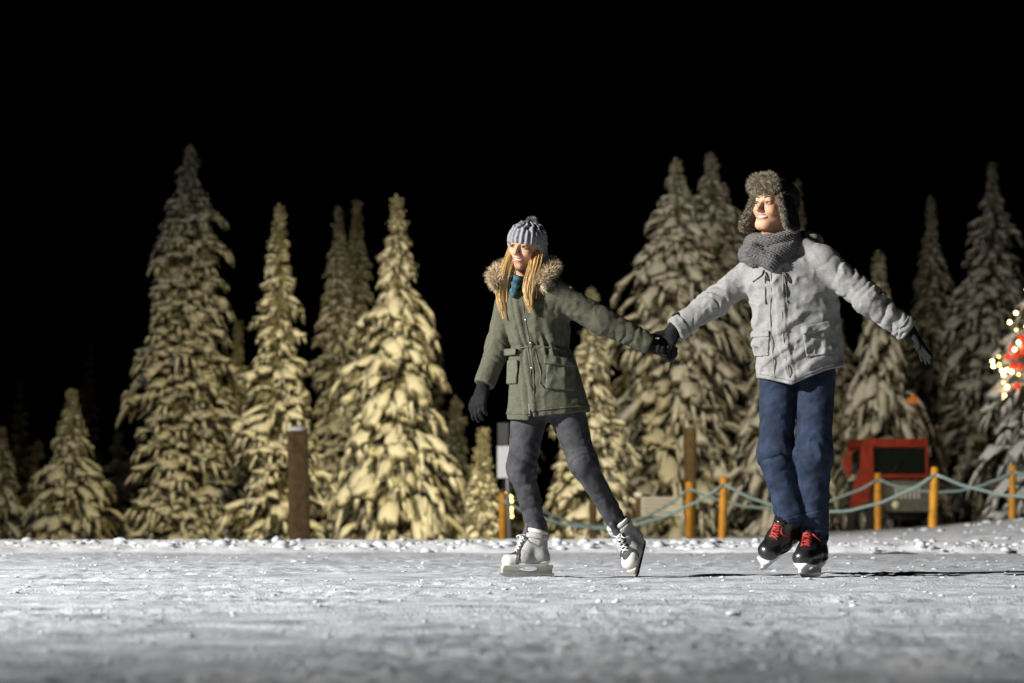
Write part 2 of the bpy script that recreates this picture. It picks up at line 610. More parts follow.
# ------------------------------------------------------------------ snow-laden spruces
def spruce_materials():
    m = bpy.data.materials.new('branch_snow')
    m.use_nodes = True
    nt = m.node_tree
    b = nt.nodes['Principled BSDF']
    geo = nt.nodes.new('ShaderNodeNewGeometry')
    tc = nt.nodes.new('ShaderNodeTexCoord')
    sep = nt.nodes.new('ShaderNodeSeparateXYZ')
    nt.links.new(geo.outputs['Normal'], sep.inputs[0])
    n = nt.nodes.new('ShaderNodeTexNoise')
    n.inputs['Scale'].default_value = 9.0
    n.inputs['Detail'].default_value = 6.0
    n.inputs['Roughness'].default_value = 0.82
    nt.links.new(tc.outputs['Object'], n.inputs['Vector'])
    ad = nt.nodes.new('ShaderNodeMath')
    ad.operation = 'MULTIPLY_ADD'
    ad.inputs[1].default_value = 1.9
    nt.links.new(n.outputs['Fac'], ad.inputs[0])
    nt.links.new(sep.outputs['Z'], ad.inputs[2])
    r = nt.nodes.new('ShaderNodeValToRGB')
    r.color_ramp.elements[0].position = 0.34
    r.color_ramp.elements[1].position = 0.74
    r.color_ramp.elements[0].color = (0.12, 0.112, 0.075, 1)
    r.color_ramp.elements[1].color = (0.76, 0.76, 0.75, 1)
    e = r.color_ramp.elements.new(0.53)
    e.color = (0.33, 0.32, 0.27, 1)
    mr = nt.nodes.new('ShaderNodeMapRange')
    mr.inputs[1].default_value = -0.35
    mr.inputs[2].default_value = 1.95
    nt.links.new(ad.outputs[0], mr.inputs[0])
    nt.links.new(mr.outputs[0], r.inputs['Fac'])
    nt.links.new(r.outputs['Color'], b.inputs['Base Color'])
    b.inputs['Roughness'].default_value = 0.85
    b.inputs['Specular IOR Level'].default_value = 0.2
    n3 = nt.nodes.new('ShaderNodeTexNoise')
    n3.inputs['Scale'].default_value = 30.0
    n3.inputs['Detail'].default_value = 3.0
    nt.links.new(tc.outputs['Object'], n3.inputs['Vector'])
    bp = nt.nodes.new('ShaderNodeBump')
    bp.inputs['Strength'].default_value = 0.8
    bp.inputs['Distance'].default_value = 0.04
    nt.links.new(n3.outputs['Fac'], bp.inputs['Height'])
    nt.links.new(bp.outputs['Normal'], b.inputs['Normal'])
    return m

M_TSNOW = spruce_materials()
M_NEEDLE = mat('spruce_needles', (0.075, 0.075, 0.045), 0.8, nscale=6, namt=0.5, color2=(0.38, 0.365, 0.30), spec=0.2)
M_BARK = mat('spruce_bark', (0.07, 0.05, 0.035), 0.9, nscale=14, namt=0.4, bump=0.6, bscale=30)

_TEAR = (np.array([0.0, 0.30, 0.62, 0.88, 1.0]), np.array([0.30, 0.90, 1.0, 0.55, 0.04]))
_TENT = (np.array([0.0, 0.24, 0.50, 0.76, 0.92, 1.0, 1.02]), np.array([0.16, 0.46, 0.78, 0.99, 0.98, 0.76, 0.10]))
def lobes(p0, d, L, w, t, droop, rs, N=6, flute=0.0, sag=0.0, shp=_TEAR, ragged=0.0):
    """drooping pads of snow, vectorised; flutes run along them and the rims hang down"""
    rg, pf = shp
    n = len(p0)
    d = d / np.linalg.norm(d, axis=1)[:, None]
    z = np.array([0, 0, 1.0])
    side = np.cross(d, z)
    side /= np.linalg.norm(side, axis=1)[:, None] + 1e-6
    M = len(rg)
    sN = rg[None, :, None] * (1 + ragged * (rs.rand(n, 1, N) - 0.6) * (rg[None, :, None] > 0.6))
    L4 = L[:, None, None, None]
    s4 = sN[..., None]
    d4 = d[:, None, None]
    dr4 = droop[:, None, None, None]
    C = p0[:, None, None] + d4 * (L4 * s4) - z * (dr4 * L4 * s4 ** 2)
    s = rg[None, :, None]
    T = d[:, None] - z * (2 * droop[:, None, None] * s)
    T = T / np.linalg.norm(T, axis=2)[..., None]
    U = np.cross(np.repeat(side[:, None], M, 1), T)
    an = np.linspace(0, 2 * math.pi, N, endpoint=False) + 0.3
    ca, sa = np.cos(an), np.sin(an)
    sa = np.where(sa < 0, sa * 0.4, sa)
    pr = pf[None, :, None, None] * (0.88 + 0.24 * rs.rand(n, M, 1, 1))
    fl = 1 + flute * np.where(np.arange(N) % 2, 1, -1)[None, None, :] * rg[None, :, None] * (0.4 + 1.0 * rs.rand(n, 1, N))
    fl = fl[..., None]
    cw = ca[None, None, :, None] * pr * fl
    V = C + side[:, None, None] * (w[:, None, None, None] * cw) \
        + U[:, :, None] * (t[:, None, None, None] * np.sqrt(pr) * fl * sa[None, None, :, None])
    V = V - z * (sag * w[:, None, None, None] * cw ** 2)
    V = V + (0.10 * w[:, None, None, None]) * rs.randn(n, M, N, 3) * (pr > 0.2)
    i, j = np.meshgrid(np.arange(M - 1), np.arange(N), indexing='ij')
    Q = np.stack([i * N + j, i * N + (j + 1) % N, (i + 1) * N + (j + 1) % N, (i + 1) * N + j], -1).reshape(-1, 4)
    Q = (Q[None] + (np.arange(n) * M * N)[:, None, None]).reshape(-1, 4)
    return V.reshape(-1, 3), Q[:, ::-1]

def spruce_geo(H, R, seed, shape=0.85, dens=1.0, gap=0.3, fingers=3, irregular=0.22, droop=0.6, wide=1.0):
    rs = np.random.RandomState(seed)
    R = R * 0.90
    b0, bd, br, bz = [], [], [], []
    z = 0.2
    while z < H - 0.06:
        u = (H - z) / H
        r = R * (u ** shape) * (1 - 0.22 * max(0, u - 0.82) / 0.18)
        tip = min(1.0, u / 0.16)
        r = r * (0.38 + 0.62 * tip * tip) + 0.012
        r *= 1 + 0.10 * math.sin(z * 2.3 + seed) + 0.06 * math.sin(z * 5.1 + 2 * seed)
        k = max(4, int(round((4.6 + 6.2 * u) * dens)))
        a0 = rs.rand() * 6.28
        for i in range(k):
            a = a0 + 6.283 * (i + 0.7 * rs.rand()) / k
            rr = r * (1 + irregular * rs.randn())
            if rr < 0.015:
                continue
            b0.append([0, 0, z + gap * (0.15 + 0.7 * u) * (rs.rand() - 0.5)])
            bd.append(a)
            br.append(min(rr, 1.4 * r))
            bz.append(u)
        z += gap * (0.28 + 0.78 * u ** 0.8) * (0.8 + 0.4 * rs.rand())
    b0 = np.array(b0)
    bd = np.array(bd)
    br = np.array(br)
    bz = np.array(bz)
    n = len(b0)
    dirh = np.stack([np.cos(bd), np.sin(bd), np.zeros(n)], 1)
    parts = []
    slope = np.where(bz < 0.12, 0.30, 0.16) + 0.08 * rs.randn(n)
    LB = 0.78
    LL0 = np.minimum(br * LB, 0.34 + 0.16 * br)
    st = b0 + dirh * (br * 1.03 - LL0)[:, None]
    dd = dirh + np.array([0, 0, 1]) * slope[:, None]
    drp = droop * (0.6 + 0.8 * rs.rand(n)) * np.interp(bz, [0, .1, .3], [.3, .7, 1.0])
    size = (0.7 + 0.6 * rs.rand(n)) * wide
    bw = np.minimum(br, 0.55 + 0.25 * br)
    parts.append(lobes(st, dd, LL0, (0.014 + 0.215 * bw) * size, (0.016 + 0.085 * bw) * size, drp, rs, 9, 0.30, 0.45, _TENT, 0.40))
    inn = np.where(br > 0.62)[0]
    if len(inn):
        ai = bd[inn] + 0.35
        di = np.stack([np.cos(ai), np.sin(ai), np.full(len(inn), 0.15)], 1)
        parts.append(lobes(b0[inn] + di * (br[inn] * 0.22)[:, None] + np.array([0, 0, 0.06]), di, LL0[inn] * 0.95, (0.02 + 0.20 * bw[inn]) * size[inn],
                           (0.016 + 0.085 * bw[inn]), drp[inn] * 0.8, rs, 8, 0.30, 0.45, _TENT, 0.40))
    # frosted twigs fringing the rim of each pad
    fs, fd, fl, fw, fdr = [], [], [], [], []
    for k in range(fingers):
        s = 0.60 + 0.42 * (k + rs.rand(n)) / fingers
        sg = np.where((np.arange(n) + k) % 2, 1, -1)
        off = sg * (0.15 + 0.8 * rs.rand(n))
        side = np.stack([-np.sin(bd), np.cos(bd), np.zeros(n)], 1)
        p = st + dd * (LL0 * s)[:, None] + side * (off * 0.22 * bw * size)[:, None]
        p[:, 2] -= drp * LL0 * s ** 2 + 0.10 * br * off ** 2 + 0.01 + 0.03 * br
        aa = bd + off * 0.6
        h = np.stack([np.cos(aa), np.sin(aa), -0.5 - 1.2 * droop * (0.4 + rs.rand(n))], 1)
        fs.append(p)
        fd.append(h)
        fl.append((0.02 + 0.20 * br) * (0.6 + 0.7 * rs.rand(n)))
        fw.append((0.008 + 0.042 * np.minimum(br, 1.2)) * (0.7 + 0.6 * rs.rand(n)))
        fdr.append(0.3 + 0.6 * rs.rand(n))
    fs, fd, fl, fw, fdr = map(np.concatenate, (fs, fd, fl, fw, fdr))
    parts.append(lobes(fs, fd, fl, fw, fw * 0.85, fdr, rs, 5, 0.12, 0.2))
    # leader with small knobs
    k = 6
    parts.append(lobes(np.array([[0.008 * math.sin(i * 2.1), 0.008 * math.cos(i * 3.3), H - 0.30 + 0.045 * i] for i in range(k)]),
                       np.array([[0.7 * math.sin(i * 2.4), 0.7 * math.cos(i * 2.4), 0.45 + 0.15 * i] for i in range(k)]),
                       np.full(k, 0.085), np.full(k, 0.020), np.full(k, 0.020), np.full(k, 0.1), rs))
    snow = merge(parts)
    # hanging needles below the pads, and the dark inside of the crown
    m = len(fs)
    rep = 2
    bb = np.repeat(fs + fd * (fl * 0.2)[:, None], rep, 0) + rs.randn(m * rep, 3) * 0.03
    nd = np.repeat(fd * 0.4, rep, 0) + np.array([0, 0, -0.9]) + rs.randn(m * rep, 3) * 0.3
    nd /= np.linalg.norm(nd, axis=1)[:, None]
    LL = np.repeat(fl, rep)[:, None] * 0.9
    f1 = strands(bb, nd, LL, 0.014, 0.15, 0.15, rs, 1)
    c = 4600
    q = rs.randint(0, n, c)
    s = 0.05 + 0.65 * rs.rand(c)
    bb = b0[q] + dirh[q] * (br[q] * s)[:, None] + rs.randn(c, 3) * 0.04
    bb[:, 2] -= 0.10 * br[q] + 0.3 * drp[q] * br[q] * s * s
    nd = dirh[q] * 0.6 + np.array([0, 0, -0.9]) + rs.randn(c, 3) * 0.4
    nd /= np.linalg.norm(nd, axis=1)[:, None]
    f2 = strands(bb, nd, (0.03 + 0.30 * br[q])[:, None], 0.035, 0.15, 0.2, rs, 1)
    fol = merge([f1, f2])
    zz = np.linspace(-0.3, H - 0.10, 14)
    tr = tube_geo(np.stack([0.03 * np.sin(zz * 1.7 + seed) * (1 - zz / H), 0.03 * np.cos(zz * 1.3) * (1 - zz / H), zz], 1),
                  np.interp(zz, [0, H], [0.03 + 0.020 * H, 0.010]), 9)
    return tr, fol, snow

def plant_spruce(px, top, Y, half_px, seed, label, name='spruce_tree', group='snow-laden spruces beyond the rink', lean=0.0, **kw):
    top_p = P(px, top, Y=Y)
    gz = float(ground_z(np.array([top_p[0]]), np.array([Y]))[0]) - 0.05
    H = top_p[2] - gz
    R = half_px * Y / F_PX
    tr, fol, snow = spruce_geo(H, R, seed, **kw)
    root = empty(name, (top_p[0], Y, gz), label, 'tree', group)
    root.rotation_euler = (0, lean, 0)
    link('trunk', raw_mesh('trunk', *tr, M_BARK), root)
    c = link('crown', raw_mesh('crown', *fol, M_NEEDLE), root)
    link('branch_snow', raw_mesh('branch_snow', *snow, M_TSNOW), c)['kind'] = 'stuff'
    return root

TREES = [
    (2, 428, 47, 32, 11, 'short snowy spruce cut off by the left edge of the photo', dict()),
    (72, 388, 47, 52, 12, 'short broad spruce standing alone left of the tallest spruce', dict(shape=0.8)),
    (190, 145, 48, 54, 13, 'tallest, dim grey snow-laden spruce, second large tree from the left', dict(shape=0.42, dens=1.15, gap=0.33, droop=0.30, irregular=0.26)),
    (238, 320, 51, 24, 14, 'narrow spruce tip squeezed between the tallest spruce and the slim yellow-lit one', dict()),
    (280, 203, 44, 54, 15, 'slim yellow-lit spruce with ragged pads behind the brown timber post', dict(shape=0.8, dens=0.85, gap=0.36, irregular=0.32, droop=0.5)),
    (339, 206, 52, 38, 16, 'dim dark spruce, left one of the twin tips between two bright spruces', dict(shape=0.7)),
    (357, 200, 53, 36, 17, 'dim dark spruce, right one of the twin tips between two bright spruces', dict(shape=0.7)),
    (397, 193, 44, 72, 18, 'brightest golden spruce with broad snow pads left of the woman', dict(shape=0.74, gap=0.36, droop=0.85, dens=1.05, wide=0.95)),
    (456, 395, 52, 30, 19, 'dim low spruce half hidden at the right foot of the golden spruce', dict()),
    (483, 428, 41.5, 20, 20, 'smallest golden sapling spruce just left of the woman\'s legs', dict(gap=0.2)),
    (592, 290, 44, 50, 21, 'slender frosted spruce right behind the woman\'s back', dict(shape=0.8)),
    (676, 157, 47, 82, 22, 'broad frosted spruce above the joined hands, left of the close pair', dict(shape=0.55, dens=1.1, droop=0.7, gap=0.34)),
    (711, 152, 50, 80, 23, 'tall frosted spruce, right of the close pair, beside the man', dict(shape=0.55, dens=1.1, droop=0.7, gap=0.34)),
    (742, 232, 54, 60, 30, 'dim spruce filling the gap just behind the man\'s outstretched arm', dict(shape=0.6, droop=0.8)),
    (640, 318, 53, 50, 31, 'low dim spruce between the slender frosted spruce and the close pair', dict(shape=0.6, droop=0.8)),
    (838, 318, 54, 50, 32, 'low dim spruce between the man\'s left side and the drooping spruce', dict(shape=0.6, droop=0.9)),
    (797, 182, 54, 46, 24, 'tall spruce hidden behind the man, its tip beside his hat', dict(shape=0.7)),
    (774, 300, 46, 52, 29, 'drooping spruce behind the man\'s legs', dict(shape=0.6, dens=0.8, droop=1.2, wide=0.8)),
    (879, 250, 47, 58, 25, 'dim drooping spruce right of the man, above the red vehicle', dict(shape=0.75, dens=0.7, droop=1.2, wide=0.8)),
    (931, 195, 57, 52, 26, 'dark tall spruce with a thin tip behind the red vehicle', dict(shape=0.8)),
    (992, 162, 55, 76, 27, 'dark grey broad spruce beside the decorated tree', dict(shape=0.75)),
    (938, 424, 49, 16, 28, 'tiny frosted sapling standing right behind the red vehicle', dict(gap=0.2)),
]
for px, top, Y, hp, seed, lab, kw in TREES:
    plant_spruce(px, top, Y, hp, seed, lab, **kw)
for i, (px, top, Y, hp) in enumerate([(38, 440, 62, 34), (118, 432, 58, 34), (150, 380, 72, 40), (20, 380, 76, 44), (90, 345, 80, 42),
                                      (440, 350, 74, 40), (520, 372, 70, 40), (570, 400, 66, 36)]):
    lab = ['dark distant spruce at the far left behind the short trees', 'dark low spruce between the short broad and the tallest spruce',
           'black distant spruce left of the tallest spruce', 'black distant spruce at the left edge of the photo',
           'black distant spruce above the short broad spruce', 'black distant spruce right of the golden spruce',
           'black distant spruce behind the woman\'s hips', 'black distant spruce behind the woman\'s trailing leg'][i]
    plant_spruce(px, top, Y, hp, 60 + i, lab, group='dark spruces far behind', gap=0.6, dens=0.6, fingers=2)

# ------------------------------------------------------------------ posts, signs, rope fences
M_ORANGE = mat('orange_post', (0.74, 0.33, 0.02), 0.6, nscale=8, namt=0.25, bump=0.2, bscale=60)
M_BROWN = mat('brown_timber', (0.10, 0.066, 0.030), 0.85, nscale=10, namt=0.4, bump=0.5, bscale=40)
M_POST = mat('weathered_post', (0.13, 0.086, 0.038), 0.85, nscale=9, namt=0.45, bump=0.6, bscale=35)
M_ROPE = mat('mint_rope', (0.36, 0.50, 0.47), 0.8, nscale=60, namt=0.25, bump=0.6, bscale=120)
M_STEEL = mat('galvanised_steel', (0.42, 0.43, 0.44), 0.45, metal=0.7)
M_SIGNW = mat('white_board', (0.50, 0.50, 0.50), 0.6, nscale=6, namt=0.08)
M_BLACKP = mat('black_plate', (0.02, 0.02, 0.022), 0.5)
M_PRINT = mat('grey_print', (0.20, 0.20, 0.20), 0.7)
M_FROST = mat('frost_cap', (0.78, 0.79, 0.82), 0.85, bump=0.5, bscale=50)

def gz1(x, y):
    return float(ground_z(np.array([x], float), np.array([y], float))[0])

def round_post(name, px, top, base, Y, r, m, parent, lean=0, org=(0, 0, 0)):
    a = P(px, top, Y=Y)
    b = P(px - lean, base, Y=Y)
    b[0] += lean * Y / F_PX * 2
    b[2] = min(b[2], gz1(b[0], Y)) - 0.12
    t = np.linspace(0, 1, 9)[:, None]
    pts = b + (a - b) * t
    rad = np.full(9, r)
    rad[-1] = r * 0.72
    rad[-2] = r
    pts[-2] = pts[-1] - (pts[-1] - pts[0]) * 0.015
    rad *= 1 + 0.05 * RNG.randn(9)
    V, fs = tube_geo(pts, rad, 10)
    return a, obj(name, V, fs, m, parent, org)

def rope_fence(label, posts, Y, sags):
    p0 = P(posts[0][0], posts[0][2], Y=Y)
    org = (p0[0], Y, gz1(p0[0], Y))
    root = empty('rope_fence', org, label, 'fence', 'rope fences on the snow bank')
    tops = []
    for (px, top, base, lean, m) in posts:
        a, _ = round_post('post', px, top, base, Y, 0.055, m, root, lean, org)
        tops.append(a - np.array([0, 0.05, 0.10]))
    for i in range(len(tops) - 1):
        t = np.linspace(0, 1, 28)
        pts = tops[i] + (tops[i + 1] - tops[i]) * t[:, None]
        pts[:, 2] -= 4 * sags[i] * t * (1 - t)
        pts[:, 2] += 0.006 * np.sin(t * 40)
        V, fs = tube_geo(pts, 0.021, 7)
        obj('rope', V, fs, M_ROPE, root, org)
    return root

rope_fence('front mint rope fence with bright orange posts on the snow bank',
           [(503, 493, 541, 0, M_ORANGE), (724, 477, 541, -2, M_ORANGE), (935, 467, 530, -3, M_ORANGE), (1165, 455, 520, 0, M_ORANGE)],
           32.0, [0.46, 0.43, 0.38])
rope_fence('rear mint rope fence with its posts set behind the front one',
           [(528, 494, 541, 0, M_ORANGE), (689, 482, 538, 0, M_ORANGE), (878, 473, 530, 0, M_ORANGE), (1013, 465, 517, -1, M_ORANGE), (1150, 458, 512, 0, M_ORANGE)],
           36.0, [0.46, 0.36, 0.24, 0.22])

a, po = round_post('wooden_stake', 593, 500, 541, 38.0, 0.06, M_BROWN, None)
tag(po, 'short brown wooden stake between the woman\'s trailing leg and the slender spruce', 'post')
a, po = round_post('timber_pole', 690, 428, 541, 40.0, 0.105, M_BROWN, None)
tag(po, 'tall dark timber pole standing right behind the orange fence post', 'post')

# thick timber post with a snow cap
b = P(300, 545, Y=30.0)
t_ = P(297, 430, Y=30.0)
root = empty('timber_post', (b[0], 30.0, -0.15), 'thick brown timber post with a snow cap in front of the slim spruce', 'post')
hh = t_[2] + 0.15
o = box('post', (0, 0, hh / 2), (0.25, 0.24, hh), M_POST, root, bev=0.06)
root.rotation_euler = (0, math.radians(-1.5), math.radians(12))
V, fs = sdf_geo(lambda Q: s_ell(Q, (0, 0, hh + 0.0), (0.135, 0.125, 0.045)) + 0.012 * vnoise(Q * 25), (-.2, -.2, hh - .02), (.2, .2, hh + .12), 0.015)
link('snow_cap', raw_mesh('snow_cap', V, fs, M_FROST), root)

# sign on a steel pole
b = P(510, 541, Y=31.0)
root = empty('sign_post', (b[0], 31.0, gz1(b[0], 31.0)), 'small white and black sign plate on a steel pole left of the woman', 'sign')
zz = lambda py: P(510, py, Y=31.0)[2] - root.location.z
V, fs = tube_geo([(0, 0, -0.1), (-0.03, 0, zz(480)), (-0.06, 0, zz(430))], 0.026, 10)
link('pole', raw_mesh('pole', V, fs, M_STEEL), root)
box('white_plate', (-0.075, -0.04, (zz(446) + zz(478)) / 2), (0.19, 0.03, zz(446) - zz(478)), M_FROST, root, 0.006, Matrix.Rotation(math.radians(-30), 3, 'Z'))
box('black_plate', (-0.085, -0.04, (zz(423) + zz(445)) / 2), (0.15, 0.03, zz(423) - zz(445)), M_BLACKP, root, 0.006, Matrix.Rotation(math.radians(-22), 3, 'Z'))

# notice board behind the fence
b = P(660, 541, Y=39.0)
gz = gz1(b[0], 39.0)
root = empty('notice_board', (b[0], 39.0, gz), 'low white notice board with faint print behind the rope fence', 'sign')
zz = lambda py: P(660, py, Y=39.0)[2] - gz
xx = lambda px: P(px, 500, Y=39.0)[0] - b[0]
box('board', ((xx(641) + xx(682)) / 2, 0, (zz(497) + zz(516)) / 2), (xx(682) - xx(641), 0.04, zz(497) - zz(516)), M_SIGNW, root, 0.006)
for k, (w_, x_) in enumerate([(30, 658), (33, 660), (24, 655), (32, 660)]):
    box('print_line', (xx(x_), -0.023, zz(500.5 + k * 3.9)), (w_ * 39 / F_PX, 0.004, 0.018), M_PRINT, root)
for px, m in ((638, M_BROWN), (683, M_STEEL)):
    V, fs = tube_geo([(xx(px), 0.03, -0.1), (xx(px), 0.03, zz(497 if px < 650 else 500))], 0.045 if px < 650 else 0.03, 10)
    lg = link('leg', raw_mesh('leg', V, fs, m), root)
V, fs = sdf_geo(lambda Q: s_ell(Q, (xx(638), 0.03, zz(495)), (0.065, 0.065, 0.055)) + 0.008 * vnoise(Q * 30),
                (xx(638) - .1, -.08, zz(495) - .09), (xx(638) + .1, .14, zz(495) + .09), 0.012)
link('snow_cap', raw_mesh('snow_cap', V, fs, M_FROST), root)

# bulbs
def bulb_mesh(name, r, m):
    bm = bmesh.new()
    bmesh.ops.create_icosphere(bm, subdivisions=2, radius=r)
    me = bpy.data.meshes.new(name)
    bm.to_mesh(me)
    bm.free()
    me.materials.append(m)
    for p in me.polygons:
        p.use_smooth = True
    return me
M_BULB = mat('warm_bulb', (0.9, 0.7, 0.3), 0.3, emit=(1.0, 0.66, 0.20, 7.0))
M_BULBW = mat('white_bulb', (0.9, 0.9, 0.8), 0.3, emit=(1.0, 0.70, 0.26, 20.0))
M_WIRE = mat('dark_wire', (0.02, 0.03, 0.02), 0.6)
b = P(512, 541, Y=33.0)
root = empty('light_string', (b[0], 33.0, gz1(b[0], 33.0)), 'short string of yellow bulbs hanging beside the sign pole', 'lights')
pts = [P(507, 493, Y=33.0), P(511, 497, Y=33.0), P(512, 505, Y=33.0), P(511, 512, Y=33.0), P(513, 521, Y=33.0)]
pts = [p - np.array(root.location) for p in pts]
V, fs = tube_geo(np.array(pts), 0.008, 6)
link('wire', raw_mesh('wire', V, fs, M_WIRE), root)
bme = bulb_mesh('bulb', 0.022, M_BULB)
for p, q in zip(pts[:-1], pts[1:]):
    for t in (0.0, 0.5):
        link('bulb', bme, root, tuple(p + (q - p) * t + np.array([0, -0.02, 0])))

# ------------------------------------------------------------------ decorated tree at the right edge
YX = 38.0
deco = plant_spruce(1062, 165, YX, 100, 41, 'decorated spruce with lights cut off by the right edge of the photo', name='christmas_tree',
                    group=None, shape=0.75, gap=0.36, irregular=0.18)
cx, cz0 = deco.location.x, deco.location.z
def on_deco(px, py, back=0.0):
    p = P(px, py, Y=YX)
    H_ = P(1062, 165, Y=YX)[2] - cz0
    u = (H_ - (p[2] - cz0)) / H_
    r = 100 * YX / F_PX * u ** 0.75
    dx = p[0] - cx
    yy_ = YX - math.sqrt(max(0.02, r * r - dx * dx)) * 0.95 if abs(dx) < r else YX - 0.15
    return P(px, py, Y=yy_ + back)
root = empty('light_garland', tuple(on_deco(1000, 400)), 'looping garland of warm white bulbs on the decorated spruce', 'lights')
o0 = np.array(root.location)
gp = [(1026, 308), (1016, 313), (1010, 322), (1015, 331), (1018, 342), (1013, 350), (999, 356), (991, 362), (993, 366), (998, 365), (1001, 370),
      (1003, 376), (1004, 383), (1006, 388), (1005, 396), (1004, 399)]
gp2 = [(1000, 366), (1006, 370), (1012, 372), (1018, 374), (1026, 380)]
gp4 = [(1032, 236), (1027, 246), (1034, 258), (1040, 268), (1030, 280), (1026, 290), (1034, 300)]  # extra loop, unseen past the right edge, added to light the upper boughs
gp3 = [(1026, 326), (1034, 322), (1044, 330), (1052, 336), (1060, 350), (1070, 360)]
for path in (gp, gp2, gp3, gp4):
    w = np.array([on_deco(*q) for q in path]) - o0
    V, fs = tube_geo(w, 0.007, 6)
    link('wire', raw_mesh('wire', V, fs, M_WIRE), root)
bme2 = bulb_mesh('garland_bulb', 0.025, M_BULBW)
bme3 = bulb_mesh('garland_bulb_small', 0.020, M_BULB)
for path in (gp, gp2, gp3, gp4):
    for k, q in enumerate(path):
        p = on_deco(q[0] + RNG.uniform(-1, 1), q[1] + RNG.uniform(-1, 1)) - o0
        link('bulb', bme2 if k % 3 else bme3, root, tuple(p + np.array([0, -0.04, 0])))
M_RED = mat('red_bauble', (0.55, 0.03, 0.015), 0.25, coat=0.5, emit=(1.0, 0.06, 0.01, 0.55))  # baubles are no lamps; the emission paints a glow into the red
rb = bulb_mesh('bauble', 0.058, M_RED)
rl = ['highest', 'upper', 'left', 'middle', 'lower left', 'lower', 'lowest', 'right edge', 'upper right']
for k, (px, py) in enumerate([(1021, 338), (1012, 348), (1008, 357), (1016, 356), (1013, 366), (1020, 367), (1017, 386), (1023, 352), (1026, 345)]):
    p = on_deco(px, py)
    root = empty('red_bauble', tuple(p), 'red bauble with an added glow on the decorated spruce, the %s one' % rl[k], 'bauble', 'red baubles on the decorated spruce')
    link('ball', rb, root)
    V, fs = tube_geo([(0, 0, 0.045), (0, 0, 0.085)], 0.014, 8)
    link('cap', raw_mesh('cap', V, fs, M_STEEL), root)

# ------------------------------------------------------------------ red tracked vehicle behind the fence
M_VRED = mat('red_paint', (0.29, 0.034, 0.02), 0.42, nscale=7, namt=0.3, coat=0.3)
M_VDARK = mat('dark_bodywork', (0.03, 0.032, 0.034), 0.6, nscale=9, namt=0.4)
M_GREY = mat('grey_bonnet', (0.13, 0.135, 0.13), 0.6, nscale=9, namt=0.3)
M_RUB = mat('rubber', (0.015, 0.015, 0.015), 0.85, bump=0.3, bscale=30)
M_GLASSV = mat('cab_glass', (0.012, 0.016, 0.015), 0.08, spec=0.6)
M_WHIP = mat('whip_fibreglass', (0.20, 0.11, 0.07), 0.5)
M_FLAG = mat('orange_flag', (0.90, 0.26, 0.02), 0.7)
M_LAMP = mat('lamp_lens', (0.8, 0.8, 0.7), 0.2)
YV = 44.0
vb = P(897, 545, Y=YV)
vz = gz1(vb[0], YV) - 0.02
veh = empty('red_snow_vehicle', (vb[0], YV, vz), 'red compact snow vehicle with dark windscreen parked behind the rope fences', 'vehicle', rotz=math.radians(8))
zv = lambda py: P(897, py, Y=YV)[2] - vz
S = YV / F_PX
ztop, zw1, zw0, zb = zv(441), zv(447.5), zv(474), zv(478.5)
W = 66 * S
bm = bmesh.new()
box_bm(bm, (0, 0.55, zv(500)), (W * 0.98, 1.3, zv(480) - zv(520)), 0.05)
body = bm_obj('body', bm, M_VDARK, veh)
bm = bmesh.new()
box_bm(bm, (0, 0.0, (ztop + zw1) / 2), (W, 0.09, ztop - zw1), 0.025)
box_bm(bm, (0, 0.0, (zw0 + zb) / 2), (W, 0.10, zw0 - zb), 0.02)
for sgn, wd in ((-1, 0.08), (1, 0.045)):
    box_bm(bm, (sgn * (W / 2 - wd / 2), 0.003, (ztop + zb) / 2), (wd, 0.085, ztop - zb - 0.04), 0.02)
    box_bm(bm, (sgn * (W / 2 - 0.035), 1.1, (ztop + zb) / 2), (0.07, 0.08, ztop - zb - 0.04), 0.02)
box_bm(bm, (0, 1.1, (ztop + zw1) / 2), (W, 0.08, ztop - zw1), 0.02)
for sgn in (-1, 1):
    box_bm(bm, (sgn * (W / 2 - 0.034), 0.55, (ztop + zw1) / 2 + .003), (0.066, 1.05, ztop - zw1 - .02), 0.02)
cab = bm_obj('cab_frame', bm, M_VRED, veh)
box('roof', (0, 0.55, ztop + 0.02), (W * 0.97, 1.2, 0.05), M_VRED, veh, 0.02)
ws = box('windscreen', (0.015, 0.025, (zw1 + zw0) / 2), (W - 0.13, 0.015, zw1 - zw0 - 0.004), M_GLASSV, veh)
box('side_window', (-W / 2 + 0.05, 0.55, (zw1 + zw0) / 2), (0.015, 0.98, zw1 - zw0), M_GLASSV, veh)
box('rear_window', (0, 1.1, (zw1 + zw0) / 2), (W - 0.16, 0.015, zw1 - zw0), M_GLASSV, veh)
V, fs = tube_geo([(-0.1, -0.06, zw0 + .02), (0.12, -0.06, zw0 + 0.3)], 0.008, 6)
link('wiper', raw_mesh('wiper', V, fs, M_BLACKP), veh)
# slanting red door / side panel on the left
bm = bmesh.new()
prof = [(-0.02, zv(444)), (0.20, zv(444)), (0.22, zv(488)), (0.10, zv(506)), (-0.24, zv(508)), (-0.18, zv(488)), (-0.04, zv(470))]
f0 = [bm.verts.new((-W / 2 - 0.06 + x_, -0.10, z_)) for x_, z_ in prof]
f1 = [bm.verts.new((-W / 2 - 0.06 + x_, 0.0 - 0.056, z_)) for x_, z_ in prof]
bm.faces.new(f0[::-1])
bm.faces.new(f1)
for i in range(len(prof)):
    j = (i + 1) % len(prof)
    bm.faces.new((f0[i], f0[j], f1[j], f1[i]))
bmesh.ops.recalc_face_normals(bm, faces=bm.faces[:])
door = bm_obj('side_panel', bm, M_VRED, veh)
bn = box('bonnet', (0.14, -0.34, (zv(481) + zv(512)) / 2), (W * 0.66, 0.62, zv(481) - zv(512)), M_GREY, veh, 0.05)
